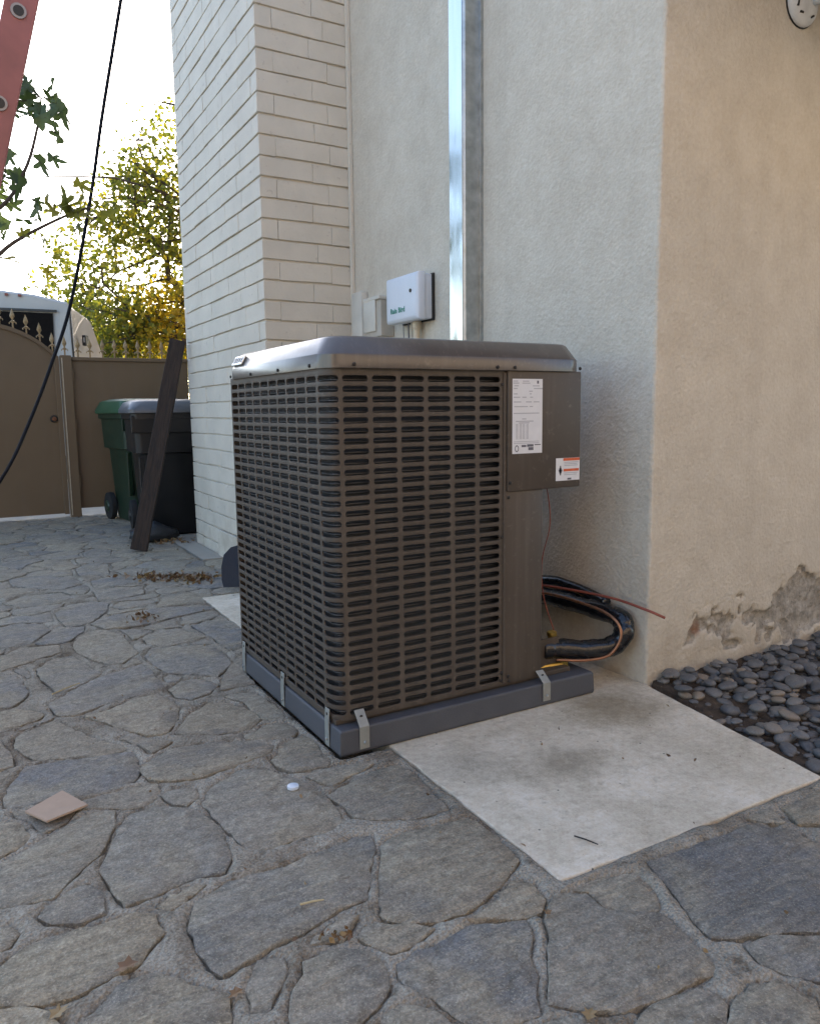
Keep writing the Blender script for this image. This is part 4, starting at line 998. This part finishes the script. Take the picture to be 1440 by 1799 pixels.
at0(MB().lathe([(.012, -.05), (.018, -.045), (.018, -.02), (.008, -.012)], (.733, GY_, .905), 'Y', 12).build('knob', 'rust', g1, smooth='auto'), (-.6, GY_, 0))
for x in (-1.75, -1.55, -1.35, -1.15, -.95, -.75, -.55, -.35, -.15, .05, .21, .355, .458, .561, .665, .762): finial(x, GY_+.004, arch(x), g1, (-.6, GY_, 0))
g2 = empty('side_gate', (1.44, GY_, 0)); tag(g2, 'straight brown sheet metal gate panel with spear finials behind the bins', 'gate')
at0(MB().box((.912, GY_-.01, .075), (1.955, GY_+.004, 1.43)).build('sheet', 'gate_paint', g2), (1.44, GY_, 0))
at0(MB().box((.912, GY_-.03, 1.4305), (1.955, GY_+.03, 1.462)).build('top_rail', 'gate_paint', g2, bevel=.003), (1.44, GY_, 0))
for x in (.972, 1.075, 1.185, 1.29, 1.39, 1.50, 1.61, 1.72, 1.83): finial(x, GY_, 1.46, g2, (1.44, GY_, 0))
gp = empty('gate_post', (.86, GY_, 0)); tag(gp, 'square brown metal post between the two gate panels', 'post')
at0(MB().box((.813, GY_-.06, -.05), (.907, GY_+.03, 1.475)).build('shaft', 'gate_paint', gp, bevel=.005), (.86, GY_, 0))
at0(MB().box((.822, GY_-.066, .02), (.830, GY_-.0605, 1.45)).build('stop_strip', 'fascia', gp), (.86, GY_, 0))
finial(.862, GY_, 1.475, gp, (.86, GY_, 0))
for z in (.28, .80, 1.25):
    at0(MB().tube([(.911, GY_-.045, z), (.911, GY_-.045, z+.10)], .011, 10).build('hinge', 'gate_paint', g2, smooth='auto'), (1.44, GY_, 0))
for x in (1.26, 1.61): at0(MB().box((x-.004, GY_-.0115, .09), (x+.004, GY_-.0101, 1.42)).build('seam', 'gate_paint', g2), (1.44, GY_, 0))

# ================================================================== BINS, PLANK, SHOVEL
def bin_(name, label, cx, cy, rz, body, lid_, hgt=1.04, group=None):
    o = empty(name, (cx, cy, 0), rz); tag(o, label, 'bin', 'wheeled bins by the gate')
    def rr(w, d, z, r=.05): return rrect(-w/2, -d/2, w/2, d/2, r, z, 3)
    m = MB(); m.rings([rr(.40, .46, .015), rr(.42, .48, .05), rr(.475, .555, .62), rr(.485, .565, .64), rr(.545, .625, .65), rr(.56, .65, .86), rr(.565, .655, .90), rr(.60, .70, .905), rr(.60, .70, .945)], True, True)
    m.build('body', body, o, smooth='auto')
    m = MB(); w, d = .625, .73; prof = []
    m.rings([rr(w, d, .9455), rr(w+.01, d+.01, .95), rr(w+.01, d+.01, .975), rr(w-.05, d-.06, hgt-.02, .08), rr(w-.16, d-.2, hgt, .1)], True, True)
    l = m.build('lid', lid_, o, smooth='auto')
    MB().tube([(-.25, .37, .93), (-.25, .43, .95), (.25, .43, .95), (.25, .37, .93)], .016, 8).build('handle', body, o, smooth=True)
    for s in (-1, 1):
        wv_ = MB().lathe([(.05, s*.225), (.12, s*.23), (.125, s*.245), (.12, s*.275), (.05, s*.28)], (0, .25, .125), 'X', 18).build('wheel', 'tyre', o, smooth='auto')
        MB().lathe([(.03, s*.281), (.055, s*.281), (.04, s*.292)], (0, .25, .125), 'X', 12).build('hub', body, wv_)
        MB().box((s*.23-.02, -.27, .25), (s*.23+.02, -.235, .62)).build('rib', body, o, bevel=.006)
    MB().box((-.30, -.345, .80), (.30, -.33, .93)).build('front_grip', body, o, bevel=.006)
    return o
bin_('wheeled_bin', 'dark green wheeled bin with green lid against the gate panel', 1.395, 7.10, R(8), 'bin_green', 'bin_green_lid', 1.07)
bin_('wheeled_bin', 'black wheeled bin with grey lid between plank and chimney', 1.40, 6.27, R(-4), 'bin_black', 'bin_black_lid', 1.05)
m = MB(); rb = random.Random(5)
rs = []
for z, r_ in ((0, .10), (.03, .14), (.08, .12), (.12, .06), (.14, .02)): rs.append([(1.17+r_*1.3*math.cos(a*.524)*(1+rb.uniform(-.2, .2)), 5.86+r_*.8*math.sin(a*.524)*(1+rb.uniform(-.2, .2)), .003+z*(1+rb.uniform(-.1, .1))) for a in range(12)])
tag(m.rings(rs).build('trash_bag', 'bag_dark', smooth=True), 'crumpled dark plastic bag on ground at foot of black bin', 'bag')
# leaning plank
p0, p1 = Vector((.985, 5.44, .0)), Vector((1.36, 5.60, 1.44)); ax = (p1-p0).normalized(); sx_ = (Vector((1, -.35, 0))-ax*ax.dot(Vector((1, -.35, 0)))).normalized(); sy_ = ax.cross(sx_)
m = MB(); rings = []
for t_ in np.linspace(0, 1, 12):
    c = p0.lerp(p1, t_); w = .054+random.uniform(-.003, .003); d_ = .022
    rings.append([c+sx_*w*a+sy_*d_*b for a, b in ((-1, -1), (1, -1), (1, 1), (-1, 1))])
m.rings(rings); Mi = Matrix((sx_, sy_, ax)).transposed().to_4x4(); Mi.translation = p0
pk = m.build('wooden_plank', 'weathered_wood', bevel=.004); pk.data.transform(Mi.inverted()); pk.matrix_world = Mi @ Matrix.Translation((0, 0, .013))
tag(pk, 'dark weathered wooden plank leaning against the brick chimney', 'plank')
# shovel
so = empty('shovel', (1.26, 4.0, 0)); tag(so, 'dark blue shovel head propped by the brick chimney behind the unit', 'shovel')
m = MB(); rows = []
bl = [(-.085, .012), (-.095, .05), (-.098, .12), (-.088, .18), (-.055, .215), (0, .228), (.055, .215), (.088, .18), (.098, .12), (.095, .05), (.085, .012)]
for off in (0, .004):
    rows.append([(x, off+.02-.035*(x/.1)**2+z*.35, z) for x, z in bl])
m.rings(rows); b_ = m.build('blade', 'shovel_blue', so, smooth='auto'); b_.rotation_euler = (0, 0, R(-28)); b_.location = (-.03, -.02, 0)
h_ = MB().tube([(0, .09, .20), (0, .12, .30), (.06, .30, 1.02)], [.013, .014, .014], 8).build('handle', 'weathered_wood', so, smooth=True); h_.rotation_euler = (0, 0, R(-28)); h_.location = (-.03, -.02, 0)

# ================================================================== LADDER, CABLE
lad = empty('ladder', (-.33, 3.0, 0)); tag(lad, 'red fibreglass extension ladder leaning up toward the roof', 'ladder')
ld = Vector((.2505, 0, .968)).normalized(); perp = Vector((.968, 0, -.2505)); base = Vector((-.318, 2.955, 0)); LEN = 5.9
def rail(y, w0, w1, yt, name):
    m = MB(); sec = [(w0, 0), (w1, 0), (w1, yt), (w1-.012, yt), (w1-.012, yt*.25), (w0+.012, yt*.25), (w0+.012, yt), (w0, yt)]
    m.rings([[base+Vector((0, y, 0))+ld*s+perp*a+Vector((0, b, 0)) for a, b in sec] for s in (.06, LEN)])
    o = m.build(name, 'fiberglass_red', lad, bevel=.002); o.location = -Vector((-.33, 3.0, 0)); return o
Lo = Vector((-.33, 3.0, 0))
r1_ = rail(0, -.045, .048, .030, 'rail'); r2_ = rail(.43, -.045, .048, -.030, 'rail')
k = 0
while .2+k*.305 < LEN-.1:
    c = base+ld*(.186+k*.305); m = MB().tube([c+Vector((0, -.004, 0)), c+Vector((0, .434, 0))], .0165, 10)
    o = m.build('rung', 'aluminium', lad, smooth='auto'); o.location = -Lo
    for yy, s in ((-.001, -1), (.431, 1)):
        e = MB().lathe([(.0165, 0), (.024, 0), (.024, s*.004), (.0165, s*.004)], c+Vector((0, yy, 0)), 'Y', 14).build('collar', 'aluminium', r1_ if s < 0 else r2_, smooth='auto')
        ed_ = MB().lathe([(.002, s*.0042), (.0165, s*.0042), (.0165, s*.0055), (.002, s*.0055)], c+Vector((0, yy, 0)), 'Y', 14).build('rung_end', 'screw_dark', r1_ if s < 0 else r2_)  # dark disc stands in for the shade inside the hollow rung
    k += 1
for y in (-.002, .40):
    o = MB().box((-.06, y, 0), (.07, y+.034, .012)).build('foot', 'tyre', lad); o.location = base+Vector((0, 0, .0))-Lo
cb = MB().tube(spline([(1.50, 6.6, 5.0), (1.219, 6.153, 3.875), (.986, 5.796, 2.955), (.845, 5.554, 2.365), (.624, 5.10, 1.613), (.45, 4.674, 1.218), (.287, 4.253, .902), (.129, 3.841, .659), (-.2, 3.2, .30), (-.6, 2.6, .012)], 8), [.0135-.0062*min(1, i/56) for i in range(73)], 8).build('hanging_cable', 'cable_black', smooth=True)
tag(cb, 'long black cable hanging from the roof down past the gate', 'cable')

# ================================================================== BEYOND THE GATE
rv = empty('motorhome', (.4, 12.6, -.07)); RO = Vector((.4, 12.6, -.07)); tag(rv, 'white and beige motorhome parked behind the gate', 'motorhome')
def xs_(y0, sh, hl, hr, ztop, zc_): return None
def ring_rv(y, dx, xr, ztop, zcr):     # front view section with crowned roof
    return [(-1.6+dx, y+.9, .35), (xr, y, .35), (xr+.02, y, 1.2), (xr, y, ztop-.06), (xr-.05, y, ztop), (xr-.45, y+.13, ztop+.10*zcr), (xr-1.0, y+.32, ztop+.17*zcr), (-.3+dx, y+.55, ztop+.17*zcr), (-1.1+dx, y+.75, ztop+.08*zcr), (-1.6+dx, y+.9, ztop-.06)]
m = MB(); m.rings([ring_rv(11.95, 0, 1.44, 2.47, 1), ring_rv(11.99, 0, 1.46, 2.50, 1)][::-1], True, True)
def rvp(o): o.location = -RO; return o
rvp(m.build('front_cap', 'rv_white', rv, smooth='auto'))
m = MB(); m.rings([ring_rv(y, .28*(y-12.0), x, z, 1) for y, x, z in ((12.0, 1.462, 2.47), (12.5, 1.62, 2.46), (13.0, 1.85, 2.40), (13.3, 2.03, 1.95), (13.6, 2.25, 1.45))][::-1])
rvp(m.build('body', 'rv_beige', rv, smooth='auto'))
fy = lambda x: 11.95+(1.44-x)*.29
m = MB(); q = [(-.9, 1.55), (1.20, 1.50), (1.22, 2.34), (-.9, 2.40)]
m.rings([[(x, fy(x)-.004, z) for x, z in q], [(x, fy(x)-.03, z) for x, z in q]]); rvp(m.build('windscreen', 'window_dark', rv))
m = MB(); q = [(-1.0, 2.415), (1.27, 2.355), (1.27, 2.385), (-1.0, 2.445)]; m.rings([[(x, fy(x)-.006, z) for x, z in q], [(x, fy(x)-.05, z) for x, z in q]]); rvp(m.build('trim', 'screw_dark', rv))
m = MB(); q = [(1.30, 1.4), (1.43, 1.4), (1.42, 2.36), (1.31, 2.36)]; m.rings([[(x, fy(x)-.004, z) for x, z in q], [(x, fy(x)-.03, z) for x, z in q]]); rvp(m.build('pillar', 'rv_white', rv))
m = MB(); q = [(1.443, 1.3), (1.463, 1.3), (1.438, 2.42), (1.43, 2.42)]; m.rings([[(x, 11.93, z) for x, z in q], [(x, 11.90, z) for x, z in q]]); rvp(m.build('seal', 'screw_dark', rv))
for x, z in ((.67, 2.585), (.83, 2.575)): rvp(MB().box((x-.02, fy(x)-.03, z-.015), (x+.02, fy(x)+.01, z+.015)).build('marker_light', 'wire_red', rv))
mk = rvp(MB().box((1.60, 12.255, 1.93), (1.72, 12.31, 2.08), Matrix.Rotation(R(62), 3, 'Z')).build('side_vent', 'screw_dark', rv, bevel=.01)); 
MB().box((1.615, 12.24, 1.975), (1.685, 12.262, 2.045), Matrix.Rotation(R(62), 3, 'Z')).build('vent_flap', 'rv_white', mk)
for x in (-1.2, 1.1): rvp(MB().lathe([(.30, -.1), (.34, -.06), (.34, .1), (.3, .12)], (x, 12.35+(1.1-x)*.3, .27), 'Y', 18).build('wheel', 'tyre', rv, smooth='auto'))

def leafmesh(name, pts, mat, par, size, vals, shape=None, nrm=None):
    shape = shape or [(0, -.5), (.3, -.1), (.22, .25), (0, .55), (-.22, .25), (-.3, -.1)]
    k = len(shape); sh_ = np.array([(x, y, .75*x*x-.35*y*y) for x, y in shape]); N = len(pts)
    q = rng.normal(size=(N, 4)); q /= np.linalg.norm(q, axis=1)[:, None]
    w, x, y, z = q.T
    Rm = np.stack([1-2*(y*y+z*z), 2*(x*y-z*w), 2*(x*z+y*w), 2*(x*y+z*w), 1-2*(x*x+z*z), 2*(y*z-x*w), 2*(x*z-y*w), 2*(y*z+x*w), 1-2*(x*x+y*y)], -1).reshape(N, 3, 3)
    sz = size*(.6+.8*rng.random(N)); V = np.einsum('nij,kj->nki', Rm, sh_)*sz[:, None, None]+np.array(pts)[:, None, :]
    me = bpy.data.meshes.new(name); me.from_pydata(V.reshape(-1, 3).tolist(), [], np.arange(N*k).reshape(N, k).tolist())
    a = me.attributes.new('leafv', 'FLOAT', 'POINT'); a.data.foreach_set('value', np.repeat(np.clip(vals, 0, 1), k).astype(np.float32))
    me.materials.append(MAT[mat]); o = bpy.data.objects.new(name, me); col.objects.link(o); o.parent = par; return o
def limb(mb, a, b, r0, r1, wig=.12, n=7):
    pts = []; a, b = Vector(a), Vector(b); L_ = (b-a).length
    for i in range(n):
        t = i/(n-1); w_ = wig*L_*math.sin(math.pi*t)*.5; pts.append(a.lerp(b, t)+Vector((random.uniform(-1, 1), random.uniform(-1, 1), random.uniform(-.4, 1)))*w_*.5)
    mb.tube(pts, [r0+(r1-r0)*i/(n-1) for i in range(n)], 6); return pts
tree = empty('shade_tree', (4.5, 15.2, -.07)); TO = Vector((4.5, 15.2, -.07)); tag(tree, 'large tree with sunlit yellow green leaves beyond the gate', 'tree')
tm_ = MB(); tr_pts = limb(tm_, (4.5, 15.2, -.1), (4.3, 15.0, 2.6), .22, .16, .05)
tips = []
for tgt, r0 in (((3.6, 14.8, 3.1), .09), ((3.2, 15.2, 4.3), .09), ((3.4, 15.0, 5.2), .08), ((4.0, 14.6, 6.4), .08), ((3.8, 14.9, 5.8), .07), ((5.4, 15.2, 5.5), .09), ((6.0, 15.6, 4.2), .09), ((2.9, 14.8, 2.6), .07), ((3.7, 14.5, 2.2), .06), ((4.6, 14.4, 4.8), .08)):
    pts = limb(tm_, (4.3, 15.0, 2.2+random.uniform(0, .5)), tgt, r0, .035, .25, 8)
    for j in range(9):
        s_ = pts[random.randint(3, 7)]; d_ = Vector((random.gauss(-.25, .7), random.gauss(0, .5), random.gauss(.05, .45)))
        sub = limb(tm_, s_, s_+d_*1.1, .028, .009, .3, 5); tips += [(sub[2], .6), (sub[3], .8), (sub[4], 1.0)]
o = tm_.build('trunk', 'bark', tree, smooth=True); o.location = -TO
P_ = []; Vv = []
for c, w in tips:
    k = random.randint(16, 46); yel = random.random()**1.6
    base_v = .35+.35*yel
    for _ in range(k):
        q_ = Vector((random.gauss(0, .26), random.gauss(0, .26), random.gauss(-.04, .22)))+c
        if q_.x < 1.25+max(0, (q_.z-3.2))*.75+random.uniform(-.3, .3): continue
        P_.append(tuple(q_)); Vv.append(base_v-.14+random.uniform(-.25, .25)+(.35 if q_.z < 3.4 and q_.x > 3.0 else 0))  # lower right leaves yellower: sunlight painted into their colour
for _ in range(95):                       # loose outer sprays on the sunny left side
    z_ = random.uniform(2.6, 6.4); c = Vector((1.2+max(0, z_-3.2)*.74+abs(random.gauss(0, .8)), random.uniform(14.4, 15.8), z_))
    if c.x > 4.6: continue
    yel = random.random(); s_ = min(tips, key=lambda q: (q[0]-c).length)[0]
    if random.random() < .5: limb_pts = MB(); limb(limb_pts, s_, c, .014, .005, .2, 5); b__ = limb_pts.build('twig_spray', 'bark', tree, smooth=True); b__.location = -TO
    for _ in range(random.randint(14, 40)): P_.append((c.x+random.gauss(0, .2), c.y+random.gauss(0, .25), c.z+random.gauss(0, .17))); Vv.append(.18+.36*yel+random.uniform(-.2, .2))
# hanging lower foliage, right part painted yellower for the sun on it
for _ in range(130):
    c = Vector((random.uniform(1.7, 4.4), random.uniform(14.2, 15.6), random.uniform(1.5, 3.0))); yel = .45+.5*random.random()*(c.x > 2.7)
    if c.z > 1.5+(c.x-1.4)*1.1: continue
    for _ in range(26): P_.append((c.x+random.gauss(0, .16), c.y+random.gauss(0, .2), c.z+random.gauss(0, .17))); Vv.append(yel+random.uniform(-.3, .2))
o = leafmesh('crown', P_, 'leaf_tree', tree, .10, np.array(Vv)); o.location = -TO

def bushy(name, label, c, rx, rz, n, seed, mat='leaf_hedge', size=.11):
    t_ = empty(name, (c[0], c[1], -.07)); tag(t_, label, 'tree')
    m = MB(); limb(m, (c[0], c[1], -.1), (c[0], c[1], c[2]+.3), .14, .05, .05)
    for _ in range(7): limb(m, (c[0], c[1], c[2]-rz*.4), (c[0]+random.uniform(-rx, rx)*.7, c[1]+random.uniform(-.6, .6), c[2]+random.uniform(-.3, .8)*rz), .05, .012)
    o = m.build('trunk', 'bark', t_, smooth=True); o.location = -t_.location
    cl_ = [(c[0]+rx*random.gauss(0, .5), c[1]+random.gauss(0, .6), c[2]+rz*random.gauss(0, .45)) for _ in range(n//40)]
    pts = []; vals = []
    for q in cl_:
        b = random.random()
        for _ in range(40): pts.append((q[0]+random.gauss(0, .22), q[1]+random.gauss(0, .22), q[2]+random.gauss(0, .2))); vals.append(b*.6+random.random()*.4)
    o = leafmesh('crown', pts, mat, t_, size, np.array(vals)); o.location = -t_.location
bushy('garden_tree', 'grey green bushy tree behind the big sunlit yellow tree', (4.2, 20, 2.2), 1.5, 1.3, 5200, 1)
bushy('garden_tree', 'small green tree beside the motorhome beyond the gate', (2.3, 17, 2.35), .55, .8, 2600, 2)

# fig branches reaching in from the left
fig = empty('fig_tree', (-1.3, 5.4, 0)); FGO = Vector((-1.3, 5.4, 0)); tag(fig, 'fig tree with big lobed leaves reaching past the red ladder', 'tree')
m = MB(); limb(m, (-1.3, 5.4, -.02), (-1.1, 5.4, 1.5), .09, .06, .06)
LEAF = [(0, -.42), (.10, -.36), (.30, -.34), (.26, -.20), (.14, -.10), (.36, .08), (.40, .22), (.26, .22), (.12, .10), (.12, .34), (0, .58), (-.12, .34), (-.12, .10), (-.26, .22), (-.40, .22), (-.36, .08), (-.14, -.10), (-.26, -.20), (-.30, -.34), (-.10, -.36)]
def figbranch(pts, leaves):
    sp2 = spline(pts, 6); m.tube(sp2, [.016-.011*i/(len(sp2)-1) for i in range(len(sp2))], 6)
    out = []
    for c, yel in leaves: 
        cc = min(sp2, key=lambda s: (s-Vector(c)).length); m.tube([cc, (cc+Vector(c))/2+Vector((0, 0, .01)), Vector(c)], .0025, 4); out.append((c, yel))
    return out
FL = []
def around(c, n, s, yel): return [((c[0]+random.gauss(0, s), c[1]+random.gauss(0, s), c[2]+random.gauss(0, s*.7)), yel+random.uniform(-.15, .15)) for _ in range(n)]
FL += figbranch([(-1.1, 5.4, 1.5), (-.3, 5.3, 1.75), (.25, 5.2, 2.1), (.43, 5.18, 2.35), (.52, 5.16, 2.62), (.55, 5.2, 2.78)], around((.52, 5.17, 2.72), 20, .085, .25)+around((.44, 5.2, 2.82), 5, .05, .2)+[((.62, 5.16, 2.58), .3), ((.60, 5.17, 2.44), .35), ((.53, 5.18, 2.40), .3), ((.66, 5.15, 2.68), .25)])
FL += figbranch([(-1.1, 5.4, 1.5), (-.4, 5.3, 1.6), (.05, 5.25, 1.95), (.25, 5.2, 2.2), (.33, 5.2, 2.32)], around((.30, 5.2, 2.30), 18, .10, .3)+around((.24, 5.2, 2.04), 16, .09, .45)+[((.48, 5.18, 2.15), .5), ((.43, 5.18, 2.08), .4)])
FL += figbranch([(-.4, 5.3, 1.6), (.1, 5.25, 1.75), (.35, 5.2, 1.95), (.6, 5.15, 2.1), (.78, 5.1, 2.18)], around((.62, 5.12, 2.16), 11, .085, .85)+around((.75, 5.1, 2.12), 5, .06, .9)+[((.50, 5.15, 1.95), .95), ((.40, 5.17, 2.0), .8), ((.52, 5.15, 1.78), 1), ((.30, 5.2, 1.85), .9), ((.56, 5.14, 1.87), .9)])
for cx_, cy_, cz_ in ((-.75, 5.9, 2.9), (-1.3, 5.2, 3.3), (-1.9, 5.8, 2.7), (-.8, 6.6, 3.4), (-1.5, 6.4, 3.9), (-2.3, 5.0, 3.4), (-1.1, 4.6, 2.5)):
    limb(m, (-1.1, 5.4, 1.4), (cx_, cy_, cz_), .035, .01, .15)
    for c_, y_ in around((cx_, cy_, cz_), 75, .33, .3):
        if c_[0] < -.12: FL.append((c_, y_))
o = m.build('trunk', 'bark', fig, smooth=True); o.location = -FGO
o = leafmesh('crown', [c for c, _ in FL], 'leaf_fig', fig, .13, np.array([y for _, y in FL]), LEAF); o.location = -FGO

# ================================================================== SMALL THINGS ON THE GROUND
q = [(.060, 1.948), (.147, 2.004), (.193, 1.905), (.100, 1.864)]
m = MB(); m.rings([[(x, y, .012+.004*(i % 2)) for i, (x, y) in enumerate(q)], [(x, y, .0165+.004*(i % 2)) for i, (x, y) in enumerate(q)]]); tag(m.build('cardboard_piece', 'cardboard'), 'torn square piece of tan cardboard lying on the flagstones', 'cardboard')
tag(MB().lathe([(.0145, .004), (.0150, .006), (.0145, .011), (.011, .0125)], (.653, 1.739, .003), n=18).build('bottle_cap', 'cap_white', smooth='auto'), 'small white plastic cap lying on a flagstone', 'cap')
def stick(a, b, r_, z, mt, nm, lb, cat): tag(MB().tube([(a[0], a[1], z), ((a[0]+b[0])/2, (a[1]+b[1])/2, z+.0012), (b[0], b[1], z)], [r_, r_, r_*.7], 6).build(nm, mt), lb, cat)
stick((.490, 1.289), (.535, 1.279), .0022, .013, 'straw', 'straw_piece', 'short piece of yellow straw lying on a large flagstone', 'straw')
stick((.195, 2.775), (.290, 2.842), .0028, .010, 'straw', 'pale_stick', 'pale thin stick lying in joint between the flagstones', 'stick')
stick((1.104, 1.204), (1.125, 1.152), .0018, .0085, 'twig', 'dark_twig', 'thin black twig lying on the concrete slab', 'twig')
LF = [(0, -.5), (.16, -.3), (.42, -.22), (.24, 0), (.34, .26), (.12, .22), (0, .55), (-.14, .2), (-.36, .24), (-.22, -.02), (-.4, -.24), (-.15, -.3)]
for x, y, s_, v_, lb in ((.172, 1.288, .042, .5, 'dry brown leaf curled up on a flagstone joint'), (.315, 1.132, .028, .6, 'tiny tan leaf beside a small flagstone'), (.062, 1.238, .034, 1.0, 'yellowish dry leaf lying in dirt between flagstones'), (.777, .806, .030, .9, 'pale yellow leaf scrap under the broken edge of a flagstone'), (.88, 1.03, .020, .6, 'small brown leaf scrap in the joint beside the concrete slab corner')):
    me = bpy.data.meshes.new('fallen_leaf'); an = random.uniform(0, 6)
    V = [(0, 0, .004)]+[(px*s_*math.cos(an)-py*s_*math.sin(an), px*s_*math.sin(an)+py*s_*math.cos(an), .002+.35*s_*abs(px)+random.uniform(0, .003)) for px, py in LF]
    me.from_pydata(V, [], [(0, i+1, (i+1) % 12+1) for i in range(12)]); a = me.attributes.new('leafv', 'FLOAT', 'POINT'); a.data.foreach_set('value', [v_]*13); me.materials.append(MAT['leaf_dry'])
    o = bpy.data.objects.new('fallen_leaf', me); col.objects.link(o); o.location = (x, y, .008); tag(o, lb, 'leaf')
def litter(c, n, sx, sy, size, name_label, rot=0):
    pts = []; 
    for _ in range(n):
        a, b = random.gauss(0, sx), random.gauss(0, sy); pts.append((c[0]+a*math.cos(rot)-b*math.sin(rot), c[1]+a*math.sin(rot)+b*math.cos(rot), .010+random.random()*.012))
    o = leafmesh('leaf_litter', pts, 'leaf_dry', None, size, rng.random(n)); tag(o, name_label, 'leaf litter', kind='stuff')
litter((1.03, 4.40), 230, .16, .05, .030, 'brown leaf litter swept against the path beside the shovel', R(-40))
litter((1.25, 5.72), 60, .12, .08, .030, 'dry leaves gathered at foot of the black bin')
litter((.508, 1.177), 26, .025, .010, .012, 'reddish leaf crumbs in a joint between flagstones', R(-30))
litter((.653, 3.615), 40, .04, .05, .02, 'leaf crumbs in a wide joint of the far paving')
litter((.95, 1.9), 110, .5, 1.1, .010, 'scattered fine leaf crumbs over the paving')
